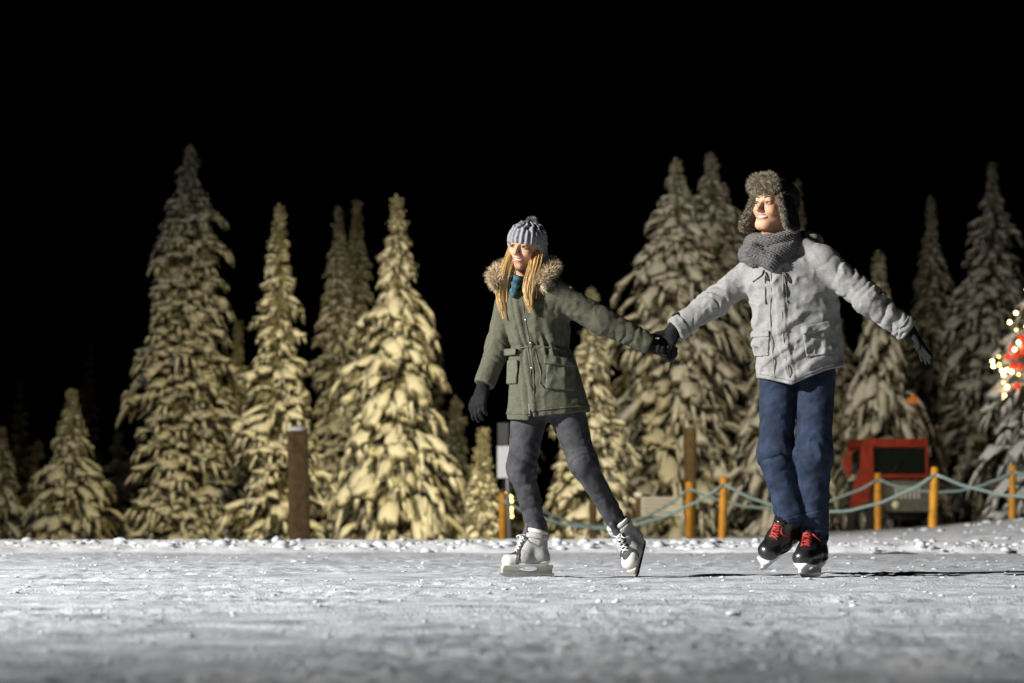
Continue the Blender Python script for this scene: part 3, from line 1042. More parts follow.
for k in range(6):
    box('grille_slat', (-0.20 + k * 0.082, -0.665, (zv(486) + zv(499)) / 2), (0.05, 0.03, zv(486) - zv(499)), M_SIGNW, veh, 0.01)
for sgn in (-1, 1):
    V, fs = tube_geo([(0.14 + sgn * 0.36, -0.62, zv(505)), (0.14 + sgn * 0.36, -0.68, zv(505))], [0.065, 0.07], 14)
    link('headlight', raw_mesh('headlight', V, fs, M_LAMP), veh)
for sgn in (-1, 1):
    for yw in (-0.25, 0.95):
        bm = bmesh.new()
        bmesh.ops.create_cone(bm, cap_ends=True, segments=28, radius1=0.32, radius2=0.32, depth=0.26, matrix=Matrix.Translation((sgn * (W / 2 - 0.02), yw, 0.32)) @ Matrix.Rotation(math.pi / 2, 4, 'Y'))
        bmesh.ops.bevel(bm, geom=[e for e in bm.edges if len(e.link_faces) == 2 and any(len(f.verts) > 4 for f in e.link_faces)], offset=0.05, segments=2, affect='EDGES')
        wheel = bm_obj('wheel', bm, M_RUB, veh, True)
        V, fs = tube_geo([(sgn * (W / 2 + 0.06), yw, 0.32), (sgn * (W / 2 + 0.13), yw, 0.32)], [0.17, 0.15], 18)
        link('rim', raw_mesh('rim', V, fs, M_STEEL), wheel)
V, fs = tube_geo([(-W / 2, -0.02, zv(447)), (-W / 2 - 0.2, -0.1, zv(450)), (-W / 2 - 0.34, -0.12, zv(458))], 0.014, 7)
arm = link('mirror_arm', raw_mesh('mirror_arm', V, fs, M_VRED), veh)
box('mirror', (-W / 2 - 0.35, -0.12, zv(464)), (0.16, 0.06, 0.30), M_VRED, arm, 0.02)
V, fs = tube_geo([(W / 2 - 0.10, 0.2, ztop), (W / 2 - 0.13, 0.2, zv(415)), (W / 2 - 0.18, 0.2, zv(393))], 0.011, 6)
whip = link('whip_pole', raw_mesh('whip_pole', V, fs, M_WHIP), veh)
fx = W / 2 - 0.18
V = np.array([(fx, .2, zv(392)), (fx + .08, .2, zv(403)), (fx - .17, .2, zv(402)), (fx, .215, zv(392)), (fx + .08, .215, zv(403)), (fx - .17, .215, zv(402))])
link('flag', raw_mesh('flag', V, [np.array([(0, 1, 2), (3, 5, 4)]), np.array([(0, 3, 4, 1), (1, 4, 5, 2), (2, 5, 3, 0)])], M_FLAG, False), whip)

# ================================================================== THE TWO SKATERS
def fabric(name, c1, c2, wscale=420.0, rough=0.85, bump=0.35, nscale=90.0, sheen=0.0, ridge=0.55):
    """woven cloth: heather speckle, slow fading and a fine thread relief"""
    m = mat(name, c1, rough, nscale=nscale, namt=0.3, color2=c2, spec=0.25, sheen=sheen, detail=6)
    nt = m.node_tree
    b = nt.nodes['Principled BSDF']
    tc = nt.nodes.new('ShaderNodeTexCoord')
    n = nt.nodes.new('ShaderNodeTexNoise')
    n.inputs['Scale'].default_value = wscale
    n.inputs['Detail'].default_value = 2
    nt.links.new(tc.outputs['Object'], n.inputs['Vector'])
    n2_ = nt.nodes.new('ShaderNodeTexNoise')
    n2_.noise_type = 'RIDGED_MULTIFRACTAL'
    n2_.inputs['Scale'].default_value = 15
    n2_.inputs['Detail'].default_value = 2.5
    n2_.inputs['Distortion'].default_value = 0.6
    nt.links.new(tc.outputs['Object'], n2_.inputs['Vector'])
    b1 = nt.nodes.new('ShaderNodeBump')
    b1.inputs['Strength'].default_value = bump
    b1.inputs['Distance'].default_value = 0.002
    nt.links.new(n.outputs['Fac'], b1.inputs['Height'])
    b2 = nt.nodes.new('ShaderNodeBump')
    b2.inputs['Strength'].default_value = ridge
    b2.inputs['Distance'].default_value = 0.012
    nt.links.new(n2_.outputs['Fac'], b2.inputs['Height'])
    nt.links.new(b1.outputs['Normal'], b2.inputs['Normal'])
    nt.links.new(b2.outputs['Normal'], b.inputs['Normal'])
    return m

M_SKIN = mat('skin', (0.44, 0.225, 0.135), 0.6, sss=0.12, nscale=26, namt=0.2, color2=(0.56, 0.33, 0.21), bump=0.25, bscale=260, spec=0.3)
M_LIP = mat('lip', (0.40, 0.18, 0.13), 0.4, sss=0.1)
M_TOOTH = mat('teeth', (0.80, 0.77, 0.70), 0.3)
M_EYE = mat('eyeball', (0.36, 0.34, 0.32), 0.35, spec=0.3)
M_IRIS = mat('iris', (0.02, 0.016, 0.013), 0.35, spec=0.3)
M_BROW = mat('brow_hair', (0.05, 0.032, 0.02), 0.8)
M_BROWB = mat('blond_brow', (0.14, 0.085, 0.04), 0.8)
M_OLIVE = fabric('olive_cotton', (0.064, 0.065, 0.044), (0.098, 0.098, 0.068))
M_OLIVE2 = fabric('olive_trim', (0.075, 0.082, 0.056), (0.11, 0.118, 0.082))
M_LGREY = fabric('light_grey_wool', (0.195, 0.193, 0.187), (0.285, 0.282, 0.274), nscale=110)
M_LGREY2 = fabric('light_grey_trim', (0.188, 0.186, 0.18), (0.275, 0.272, 0.264), nscale=110)
M_ZIP = mat('dark_zip', (0.03, 0.03, 0.03), 0.5)
M_JEAN = fabric('indigo_denim', (0.0035, 0.0070, 0.018), (0.024, 0.039, 0.074), nscale=11, ridge=0.7)
M_GJEAN = fabric('charcoal_denim', (0.022, 0.022, 0.025), (0.062, 0.062, 0.068), nscale=13, ridge=0.7)
M_GLOVE = fabric('black_glove', (0.004, 0.004, 0.005), (0.009, 0.009, 0.010), nscale=60)
M_KNITG = fabric('grey_knit', (0.16, 0.165, 0.185), (0.27, 0.275, 0.30), nscale=120, ridge=0.15)
M_SCARF = fabric('charcoal_knit', (0.070, 0.067, 0.067), (0.122, 0.118, 0.118), nscale=120, ridge=0.15)
M_TEAL = fabric('teal_scarf', (0.006, 0.025, 0.032), (0.07, 0.17, 0.23), nscale=45)
M_BLACKCLOTH = fabric('black_cloth', (0.005, 0.005, 0.006), (0.010, 0.010, 0.011))
M_FUR = mat('beige_fur', (0.32, 0.24, 0.14), 0.7, nscale=55, namt=0.3, color2=(0.74, 0.61, 0.42), spec=0.3)
M_FURG = mat('brown_fur', (0.11, 0.092, 0.064), 0.7, nscale=75, namt=0.3, color2=(0.42, 0.37, 0.27), spec=0.3)
M_HAIR = mat('blond_hair', (0.36, 0.20, 0.06), 0.42, nscale=330, namt=0.3, color2=(0.76, 0.54, 0.24), spec=0.5)
M_BOOTG = fabric('grey_skate_cloth', (0.27, 0.266, 0.258), (0.38, 0.375, 0.362), nscale=60)
M_BOOTW = mat('white_skate_shell', (0.56, 0.55, 0.50), 0.4, nscale=30, namt=0.08)
M_HOLD = mat('ivory_blade_holder', (0.40, 0.385, 0.31), 0.35, nscale=25, namt=0.1)
M_HOLDW = mat('white_blade_holder', (0.60, 0.59, 0.56), 0.35, nscale=25, namt=0.08)
M_BLADE = mat('blade_steel', (0.45, 0.45, 0.44), 0.25, metal=1.0)
M_BOOTB = mat('black_leather', (0.012, 0.012, 0.013), 0.32, nscale=30, namt=0.2, bump=0.1, bscale=150, coat=0.3)
M_BOOTD = mat('dark_lining', (0.03, 0.032, 0.038), 0.7)
M_LACEW = mat('white_lace', (0.68, 0.68, 0.66), 0.8)
M_LACER = mat('red_lace', (0.36, 0.03, 0.02), 0.7)
M_SNAP = mat('metal_snap', (0.35, 0.33, 0.28), 0.35, metal=0.9)
M_GTRIM = mat('grey_patch', (0.17, 0.18, 0.16), 0.7)

class Fig:
    def __init__(s, name, loc, label):
        s.org = np.asarray(loc, float)
        s.root = empty(name, tuple(loc), label, 'person', 'pair of skaters holding hands')
    def sdf(s, name, f, lo, hi, h, m, parent=None):
        V, Q = sdf_geo(f, lo, hi, h)
        return obj(name, V, Q, m, parent or s.root, s.org)
    def geo(s, name, g, m, parent=None, kind=None, smooth=True):
        return obj(name, g[0], g[1], m, parent or s.root, s.org, smooth, kind)

def rotm(yaw, pitch, roll):
    return np.array(Matrix.Rotation(math.radians(yaw), 3, 'Z') @ Matrix.Rotation(math.radians(pitch), 3, 'X') @ Matrix.Rotation(math.radians(roll), 3, 'Y'))

class Frame:
    def __init__(s, o, R, k=1.0):
        s.o, s.R, s.k = np.asarray(o, float), np.asarray(R, float), k
    def loc(s, Q):
        return ((Q - s.o) @ s.R) / s.k
    def w(s, q):
        return s.o + (np.asarray(q, float) * s.k) @ s.R.T

# ------------------------------------------------------------------ heads
def head_base(q, male):
    d = smin(s_ell(q, (0, .012, .036), (.073, .093, .082)), s_ell(q, (0, -.022, -.045), (.057 if male else .053, .060, .074)), .045)
    d = smin(d, s_cone(q, (-.012, -.066, -.100), (.012, -.066, -.100), .019 if male else .015, .019 if male else .015), .03)
    for sx in (-1, 1):
        d = smin(d, s_ell(q, (sx * .035, -.060, -.032), (.024, .020, .022)), .022)
        d = smin(d, s_cone(q, (sx * .05, .0, -.055), (sx * .022, -.05, -.098), .012, .014), .03) if male else d
        d = smin(d, s_ell(q, (sx * .076, .010, -.012), (.008, .017, .031)), .006)
    d = smin(d, s_cone(q, (-.030, -.074, .017), (.030, -.074, .017), .011, .011), .022)
    for sx in (-1, 1):
        d = smax(d, -s_ell(q, (sx * .031, -.094, -.001), (.018, .018, .011)), .012)
    n = smin(s_cone(q, (0, -.080, .010), (0, -.110 if male else -.106, -.035), .0078 if male else .0072, .0112 if male else .0100), s_cone(q, (-.011, -.092, -.039), (.011, -.092, -.039), .0075, .0075), .009)
    d = smin(d, n, .010)
    # smile lines beside the mouth
    for sx in (-1, 1):
        d = smax(d, -s_cone(q, (sx * .021, -.088, -.043), (sx * .034, -.076, -.072), .0022, .0022), .006)
    # lips mound
    d = smin(d, s_ell(q, (0, -.078, -.066), (.022, .012, .016)), .014)
    return d

def head_sdf(q, male, openh):
    d = head_base(q, male)
    qm = q.copy()
    qm[:, 2] = q[:, 2] + .0665 - 7.0 * q[:, 0] ** 2
    d = smax(d, -s_ell(qm, (0, -.088, 0), (.030, .020, openh)), .003)
    # nostrils
    for sx in (-1, 1):
        d = smax(d, -s_ell(q, (sx * .006, -.098, -.047), (.003, .005, .003)), .002)
    # eyelids
    for sx in (-1, 1):
        lid = np.linalg.norm(q - np.array([sx * .031, -.0735, -.001]), axis=1) - .0148
        qs = q - np.array([sx * .031, -.09, -.0015])
        slit = s_ell(qs, (0, 0, 0), (.0120, .03, .0036))
        d = smin(d, smax(lid, -slit, .002), .003)
    d = smin(d, s_cone(q, (0, .022, -.07), (0, .045, -.20), .056 if male else .048, .062 if male else .05), .03)
    return d

def surf_y(x, z, male, off=0.0):
    x = np.atleast_1d(np.asarray(x, float))
    z = np.atleast_1d(np.asarray(z, float))
    y = np.full(x.shape, -.14)
    for _ in range(60):
        y = y + np.maximum(head_base(np.stack([x, y, z], 1), male) - off, -0.002) * 0.6
    return y

def build_face(fig, fr, male, brow_m):
    B = fig.body
    for sx in (-1, 1):
        c = fr.w((sx * .031, -.0735, -.001))
        eye = fig.sdf('eye', lambda Q: np.linalg.norm(Q - c, axis=1) - .0132 * fr.k, c - .02, c + .02, .0025, M_EYE, B)
        g = fr.w((sx * .031 - .0025, -.0735 - .0125, -.0005))
        fig.sdf('iris', lambda Q: s_ell(fr.loc(Q), (sx * .031 - .0022, -.0735 - .0115, -.0005), (.0082, .0040, .0082)), g - .012, g + .012, .0014, M_IRIS, eye)
        xs = np.linspace(-.0145, .0145, 7)
        pts = np.array([[sx * .031 + x, -.0735 - math.sqrt(max(1e-6, .0152 ** 2 - x * x * 0.9)) + 0.0005, .0045 - 18 * x * x] for x in xs])
        fig.geo('eyelash', tube_geo(np.array([fr.w(p) for p in pts]), .0013 * fr.k, 5), brow_m, B)
        xs = np.linspace(.013, .048, 8)
        zs = .0195 + .006 * np.sin((xs - .013) / .035 * 2.4)
        ysf = surf_y(sx * xs, zs, male)
        pts = [fr.w((sx * x, y + .0005, z)) for x, y, z in zip(xs, ysf, zs)]
        fig.geo('eyebrow', tube_geo(np.array(pts), np.interp(np.arange(8), [0, 2, 7], [.0028, .0036, .0012]) * (1.15 if male else 0.8), 6), brow_m, B)
    xs = np.linspace(-.030, .030, 13)
    cz = -.0665 + 7.0 * xs ** 2
    op = (.0085 if male else .0075) * np.sqrt(np.maximum(0, 1 - (xs / .031) ** 2))
    for nm, sg, rr in (('upper_lip', 1, .0032), ('lower_lip', -1, .0042)):
        zz_ = cz + sg * (op + .0012)
        y = surf_y(xs, zz_, male)
        pts = np.array([fr.w((a, b + .0012, c)) for a, b, c in zip(xs, y, zz_)])
        fig.geo(nm, tube_geo(pts, rr * fr.k * (0.45 + 0.55 * np.sqrt(np.maximum(0, 1 - (xs / .032) ** 2))), 7), M_LIP, B)
    y = surf_y(xs, cz, male)
    c = fr.w((0, -.075, -.064))
    def teeth(Q):
        q = fr.loc(Q)
        q = q.copy()
        q[:, 2] = q[:, 2] + .0640 - 7.0 * q[:, 0] ** 2
        d = s_ell(q, (0, -.066, 0), (.0265, .0175, .0085))
        return d + .0006 * np.abs(np.sin(q[:, 0] / .0075 * math.pi)) ** 8
    fig.sdf('teeth', teeth, c - .04, c + .04, .0018, M_TOOTH, B)

# ------------------------------------------------------------------ gloved hands
def rot_to(d, n, ang):
    return nrm(d * math.cos(ang) + n * math.sin(ang)), nrm(-d * math.sin(ang) + n * math.cos(ang))

def glove_sdf(wrist, d, n, side, curls, spread=0.06, s=1.0, r=.0118, thumb=(0.55, 0.3)):
    wrist = np.asarray(wrist, float)
    d = nrm(d)
    n = nrm(np.asarray(n, float) - d * (np.asarray(n, float) @ d))
    w = nrm(np.cross(d, n)) * side
    prim = []
    offs = [.030, .010, -.010, -.029]
    lens = [.072, .081, .075, .060]
    kn = [.090, .094, .090, .082]
    for i in range(4):
        k = wrist + (d * kn[i] + w * offs[i]) * s
        prim.append((wrist + (d * .012 + w * offs[i] * .7) * s, k, .0175 * s, .0145 * s, 0))
        dd = nrm(d + w * spread * (1.5 - i))
        nn = nrm(n - dd * (n @ dd))
        p = k
        for j, fr_ in enumerate((.44, .31, .25)):
            dd, nn = rot_to(dd, nn, curls[i] * (0.8, 1.1, 0.7)[j])
            q = p + dd * lens[i] * fr_ * s
            prim.append((p, q, (r - .0007 * j) * s, (r - .0007 * (j + 1)) * s, 1))
            p = q
    t0 = wrist + (d * .028 + w * .026 + n * .008) * s
    td = nrm(d * math.cos(thumb[0] + .35) + w * math.sin(thumb[0] + .35) + n * .35)
    t1 = t0 + td * .038 * s
    td2 = nrm(td + d * .45 + n * thumb[1])
    t2 = t1 + td2 * .030 * s
    t3 = t2 + nrm(td2 + d * .3 + n * thumb[1]) * .024 * s
    prim += [(t0, t1, .0165 * s, .0135 * s, 1), (t1, t2, .0135 * s, .0122 * s, 1), (t2, t3, .0122 * s, .0105 * s, 1)]
    prim.append((wrist - d * .055 * s, wrist + d * .02 * s, .037 * s, .030 * s, 0))
    def f(Q):
        a = None
        for p in prim:
            di = s_cone(Q, *p[:4])
            a = di if a is None else smin(a, di, .012 if p[4] == 0 else .005)
        return a + .0012 * vnoise(Q * 60)
    pts = np.array([p[0] for p in prim] + [p[1] for p in prim])
    return f, pts.min(0) - .05, pts.max(0) + .05

# ------------------------------------------------------------------ skates
def frame_fu(o, f, u, k=1.0):
    f = nrm(f)
    u = np.asarray(u, float)
    u = nrm(u - f * (u @ f))
    return Frame(o, np.stack([f, np.cross(u, f), u], 1), k)

def boot_sdf(q):
    q = q * np.array([1, 0.84, 1])
    d = s_cone(q, (-.070, 0, .118), (.03, 0, .116), .041, .042)
    d = smin(d, s_cone(q, (.03, 0, .116), (.112, 0, .106), .042, .036), .03)
    d = smin(d, s_cone(q, (-.060, 0, .13), (-.046, 0, .285), .044, .052), .03)
    d = smin(d, s_cone(q, (.035, 0, .125), (-.02, 0, .235), .036, .040), .03)
    d = smax(d, .078 - q[:, 2], .008)
    d = smax(d, q[:, 2] - .268 - .25 * (q[:, 0] + .045), .006)
    return d

def build_skate(fig, frame, style, name='skate'):
    k = frame.k
    fr = Frame(frame.w((0, 0, -.020)), frame.R, k)          # the boot sits low on its holder
    c = fr.w((0.01, 0, .14))
    lo, hi = c - .24 * k, c + .24 * k
    white = style == 'white'
    top = 9.0 if white else .215                              # the jeans hide the top of the black boots
    boot = fig.sdf(name, lambda Q: smax(boot_sdf(fr.loc(Q)), fr.loc(Q)[:, 2] - top, .006) * k, lo, hi, .0045, M_BOOTG if white else M_BOOTB)
    def toe(Q):
        q = fr.loc(Q)
        return smax(boot_sdf(q) - .0035, smax(.092 - q[:, 0] - .25 * (q[:, 2] - .08), q[:, 2] - .142, .01), .004) * k
    fig.sdf('toe_cap', toe, lo, hi, .004, M_BOOTW if white else M_BOOTB, boot)
    def sole(Q):
        q = fr.loc(Q)
        return smax(boot_sdf(q) - .004, q[:, 2] - (.094 + .02 * np.clip(-(q[:, 0] + .04) / .06, 0, 1)), .003) * k
    fig.sdf('shell_edge', sole, lo, hi, .004, M_BOOTW if white else M_BOOTB, boot)
    def lining(Q):
        q = fr.loc(Q)
        return smax(smax(boot_sdf(q) - .005, np.abs(q[:, 2] - .262 - .25 * (q[:, 0] + .045)) - .011, .004), -(q[:, 0] * 0 + 1), .01) * k
    if white:
        fig.sdf('padded_collar', lining, lo, hi, .004, M_BOOTW, boot)
    def tongue(Q):
        q = fr.loc(Q)
        a = s_cone(q, (.062, 0, .140), (.012, 0, .245), .020, .022)
        a = smin(a, s_cone(q, (.012, 0, .245), (.004, 0, .300), .022, .020), .02)
        return smax(a, q[:, 2] - top - .012, .006) * k
    fig.sdf('tongue', tongue, lo, hi, .0045, M_BOOTD if white else M_BOOTB, boot)
    if white:
        def strap(Q):
            q = fr.loc(Q)
            return smax(boot_sdf(q) - .008, np.abs(q[:, 2] - .236 - .15 * (q[:, 0] + .045)) - .013, .004) * k
        fig.sdf('strap', strap, lo, hi, .004, M_BOOTG, boot)
        def stay(Q):
            q = fr.loc(Q)
            reg = smax(.133 - (q[:, 0] * .85 + q[:, 2] * .53), .135 - q[:, 2], .004)
            return smax(smax(boot_sdf(q) - .0025, reg, .003), q[:, 2] - .235, .003) * k
        fig.sdf('eyestay', stay, lo, hi, .004, M_BOOTD, boot)
        def pipe(Q):
            q = fr.loc(Q)
            return smax(np.abs(boot_sdf(q) - .002) - .003, np.abs(.085 - q[:, 0] - .25 * (q[:, 2] - .08)) - .004, .002) * k
        fig.sdf('piping', pipe, lo, hi, .004, M_BOOTD, boot)
    # laces zigzag over the instep
    t = np.linspace(0, 1, 6)
    eye = []
    for i, a in enumerate(t):
        a = a * (1.0 if white else .62)
        x, z = .066 - .052 * a, .158 + .085 * a
        eye.append((np.array([x + .012, .022, z + .000]), np.array([x + .012, -.022, z + .000])))
    parts = []
    def lift(p):
        q = p[None].copy()
        for _ in range(30):
            dd = min(boot_sdf(q)[0], (s_cone(q, (.062, 0, .140), (.012, 0, .245), .020, .022))[0])
            q[0] += np.array([.85, 0, .53]) * (0.004 - dd) * 0.6
        return q[0]
    for i in range(5):
        for a, b in ((eye[i][0], eye[i + 1][1]), (eye[i][1], eye[i + 1][0])):
            pts = [lift(a + (b - a) * s_) for s_ in np.linspace(0, 1, 7)]
            parts.append(tube_geo(np.array([fr.w(p) for p in pts]), .0032 * k, 6))
    e = lift(eye[5][0])
    for sg in (1, -1):
        u = np.linspace(0, 1, 9)
        pts = [e + np.array([.012 + .03 * math.sin(3.14 * a), sg * (.005 + .035 * a), -.03 * a * a - .0]) for a in u]
        parts.append(tube_geo(np.array([fr.w(p) for p in pts]), .003 * k, 6))
    fig.geo('laces', merge(parts), M_LACEW if white else M_LACER, boot)
    # blade holder with its window, then the runner
    fr = frame
    def holder(Q):
        q = fr.loc(Q)
        x, z = q[:, 0], q[:, 2]
        y = np.abs(q[:, 1])
        o2 = np.maximum(np.abs(x - .012) - .142 + .25 * np.maximum(0, z - .05), np.abs(z - .0405) - .0225)
        win = np.sqrt(((x - .005) / .054) ** 2 + ((z - .045) / .0135) ** 2) - 1
        o2 = np.maximum(o2, -win * .0135)
        wd = .008 + .026 * np.clip((z - .036) / .026, 0, 1)
        return smax(o2, y - wd, .004) * k
    hold = fig.sdf('blade_holder', holder, lo, hi, .004, M_HOLD if white else M_HOLDW, boot)
    xs = np.linspace(-.142, .168, 16)
    zb = .0 + np.where(xs > .12, (xs - .12) ** 2 * 9, 0) + np.where(xs < -.12, (-.12 - xs) ** 2 * 12, 0)
    zt = np.full(16, .024)
    zt[0], zt[-1] = .020, .021
    V = []
    for sg in (-1, 1):
        for x, a, b in zip(xs, zb, zt):
            V += [(x, sg * .0022, a), (x, sg * .0022, b)]
    V = np.array([fr.w(v) for v in V])
    Q4 = []
    n = 32
    for i in range(15):
        a = 2 * i
        Q4 += [(a, a + 2, a + 3, a + 1), (n + a, n + a + 1, n + a + 3, n + a + 2), (a, n + a, n + a + 2, a + 2), (a + 1, a + 3, n + a + 3, n + a + 1)]
    Q4 += [(0, 1, n + 1, n), (30, n + 30, n + 31, 31)]
    fig.geo('blade', (V, [np.array(Q4)]), M_BLADE, boot, smooth=False)
    return boot

def secs_from(rows):
    out = []
    for py, xl, xr, dy, ry in rows:
        a, b = P(xl, py, dy), P(xr, py, dy)
        out.append((a[2], (a[0] + b[0]) / 2, a[1], (b[0] - a[0]) / 2, ry))
    return out

def hem_z(Q, pairs):
    xs = [P(px, py)[0] for px, py in pairs]
    zs = [P(px, py)[2] for px, py in pairs]
    return np.interp(Q[:, 0], xs, zs)

def fur_on_path(path, r, n, length, width, curl, rs, grav=0.12):
    path = np.asarray(path, float)
    t = rs.rand(n) * (len(path) - 1)
    # smooth the path
    tt = np.linspace(0, len(path) - 1, 60)
    sm = np.stack([np.interp(tt, range(len(path)), path[:, i]) for i in range(3)], 1)
    for _ in range(6):
        sm[1:-1] = (sm[:-2] + sm[1:-1] * 2 + sm[2:]) / 4
    c = np.stack([np.interp(t, tt, sm[:, i]) for i in range(3)], 1)
    T = np.gradient(sm, axis=0)
    Tn = np.stack([np.interp(t, tt, T[:, i]) for i in range(3)], 1)
    Tn /= np.linalg.norm(Tn, axis=1)[:, None]
    v = rs.randn(n, 3)
    v -= Tn * (v * Tn).sum(1)[:, None]
    v /= np.linalg.norm(v, axis=1)[:, None]
    return strands(c + v * r, v, length, width, curl, grav, rs, 3), sm

def sample_surface(V, Q, n, rs):
    tri = np.vstack([Q[:, [0, 1, 2]], Q[:, [0, 2, 3]]])
    a, b, c = V[tri[:, 0]], V[tri[:, 1]], V[tri[:, 2]]
    N = np.cross(b - a, c - a)
    ar = np.linalg.norm(N, axis=1)
    i = rs.choice(len(tri), n, p=ar / ar.sum())
    u, v = rs.rand(n), rs.rand(n)
    fl = u + v > 1
    u[fl], v[fl] = 1 - u[fl], 1 - v[fl]
    p = a[i] + (b[i] - a[i]) * u[:, None] + (c[i] - a[i]) * v[:, None]
    return p, N[i] / (ar[i][:, None] + 1e-12)

# ------------------------------------------------------------------ the woman
W = Fig('person', P(560, 577), 'woman in olive fur-hooded parka, grey knit hat and white skates')
HW = Frame(P(525.8, 247, 0.0), rotm(-27, 2, 8), 1.0)
w_shl, w_ell, w_wrl = P(554, 293, -.05), P(602, 321, -.05), P(650, 344, -.03)
w_shr, w_elr, w_wrr = P(508, 304, .05), P(499, 346, .06), P(484, 385, .00)
w_hipl, w_knl = P(565, 408, -.02), P(583, 463, -.05)
w_hipr, w_knr = P(530, 410, .04), P(521, 468, -.03)
skR = frame_fu(P(529, 577, -.02), (-.95, -.31, 0), (0.03, 0, 1), 0.90)
skL = frame_fu(P(641, 560, .10), (-.196, -.74, -.644), (-.583, -.426, .67), 0.90)
tip = skL.w((.150, 0, .003))
skL.o += P(637.5, 577.5, tip[1] - D0) - tip
w_anl, w_anr = skL.w((-.048, 0, .245)), skR.w((-.046, 0, .245))

WSEC = secs_from([(270, 516, 536, .05, .06), (282, 508, 548, .04, .08), (292, 502, 558, .01, .10), (303, 501, 566, .0, .115), (316, 503, 569, .0, .125), (332, 507, 570, .0, .122),
                  (347, 511, 570, .0, .115), (362, 509, 576, .0, .125), (388, 509, 584, .0, .135), (408, 508, 589.5, .0, .14), (424, 508, 591, .0, .142)])
def w_torso(Q):
    d, ang = s_loft(Q, WSEC)
    z = Q[:, 2]
    zw = P(540, 347)[2]
    gath = np.exp(-((z - zw) / .055) ** 2)
    cinch = np.exp(-((z - zw) / .012) ** 2)
    d = d + .007 * cinch - gath * (.0055 * np.sin(ang * 15 + 3 * vnoise(Q * 9)) + .003 * np.sin(ang * 31 + z * 20))
    n = vnoise(Q * np.array([14, 14, 7]) + 4.0)
    d = d - .007 * (1 - np.abs(n) * 2.2) * (0.5 + .5 * vnoise(Q * 5)) - .0045 * crumple(Q, 14, 2.0)
    # front placket
    cz = np.interp(z, [P(0, 421)[2], P(0, 347)[2], P(0, 288)[2]], [-.44, -.60, -.62])
    pl = (np.abs(np.cos(ang) - cz) < .0001)
    wdt = np.clip((.17 - np.abs(np.cos(ang) - cz)) / .05, 0, 1) * (np.sin(ang) < 0)
    d = d - .008 * wdt + .006 * np.exp(-((np.cos(ang) - cz - .0) / .03) ** 2) * (np.sin(ang) < 0)
    return d
def w_jacket(Q):
    d = w_torso(Q)
    d = smax(d, Q[:, 2] - P(524, 276)[2], .02)
    hz = hem_z(Q, [(500, 419), (528, 421.5), (534, 418), (560, 415.5), (595, 411.5)])
    # split at the front of the hem
    cxs = P(531, 415)[0]
    d = smax(d, -(s_ell(Q, (cxs, P(0, 0, -.14)[1], P(0, 424)[2]), (.011, .10, .060))), .004)
    dl = s_limb(Q, [w_shl, w_ell, w_wrl], [.075, .065, .050], .0085, 26, .03, 1.0)
    dr = s_limb(Q, [w_shr, w_elr, w_wrr], [.066, .061, .050], .0075, 24, .03, 5.0)
    d = smin(d, dl, .035)
    d = smin(d, dr, .012)
    d = smin(d, s_ell(Q, P(536, 284, .09), (.135, .085, .065)), .03)
    d = smax(d, hz - Q[:, 2], .006)
    # hollow below the hem line and open cuffs
    ins, _ = s_loft(Q, WSEC)
    d = smax(d, -smax(ins + .02, Q[:, 2] - (hz + .07), .01), .004)
    for a, b in ((w_ell, w_wrl), (w_elr, w_wrr)):
        ax = nrm(b - a)
        near = np.linalg.norm(Q - b, axis=1) - .12
        d = np.where(near < 0, smax(d, (Q - b) @ ax, .006), d)
    return d

lo, hi = bounds([P(474, 430), P(668, 255), w_wrl, w_wrr], .0)
lo = lo - np.array([0, .24, 0]); hi = hi + np.array([0, .26, 0])

# continuous body below the clothes, with the head on its neck
def w_body(Q):
    d = head_sdf(HW.loc(Q), False, .0075)
    d = smin(d, s_ell(Q, P(535, 320, .03), (.105, .07, .17)), .05)
    d = smin(d, s_ell(Q, P(545, 390, .02), (.13, .085, .13)), .06)
    for pts, rr in (([P(548, 292, 0), w_ell, w_wrl - nrm(w_wrl - w_ell) * .02], [.045, .036, .026]), ([P(515, 303, .04), w_elr, w_wrr - nrm(w_wrr - w_elr) * .02], [.042, .034, .026]),
                    ([w_hipl, w_knl, w_anl], [.062, .045, .03]), ([w_hipr, w_knr, w_anr], [.062, .045, .03])):
        d = smin(d, s_limb(Q, pts, rr), .03)
    return d
b1 = sdf_geo(w_body, *bounds([P(470, 545, 0), P(660, 300, 0)], np.array([0, .28, 0])), .012)
hb = (HW.w((0, 0, -.02)) - .16, HW.w((0, 0, -.02)) + .16)
b2 = sdf_geo(lambda Q: head_sdf(HW.loc(Q), False, .0075), *hb, .0031)
W.body = W.geo('body', merge([b1, b2]), M_SKIN)
build_face(W, HW, False, M_BROWB)

# trousers
def w_pants(Q):
    a = s_limb(Q, [w_hipr, w_knr, w_anr + np.array([0, 0, .012])], [.094, .062, .048], .0065, 24, .05, 2.0, ([0, .15, .27, .4, .54], [.5, .6, 1.3, .8, 1.6]))
    b = s_limb(Q, [w_hipl, w_knl, w_anl + nrm(w_knl - w_anl) * .012], [.094, .062, .046], .0065, 24, .05, 7.0, ([0, .15, .27, .4, .54], [.5, .6, 1.3, .8, 1.6]))
    d = smin(a, b, .012)
    d = smin(d, s_ell(Q, P(548, 400, .01), (.165, .115, .10)), .03)
    return smax(d, Q[:, 2] - P(0, 396)[2], .01)
pl_, ph_ = bounds([P(498, 545, 0), P(640, 390, 0)], np.array([0, .26, 0]))
pants = W.sdf('trousers', w_pants, pl_, ph_, .0055, M_GJEAN)

jk = W.sdf('parka', w_jacket, lo, hi, .0052, M_OLIVE)
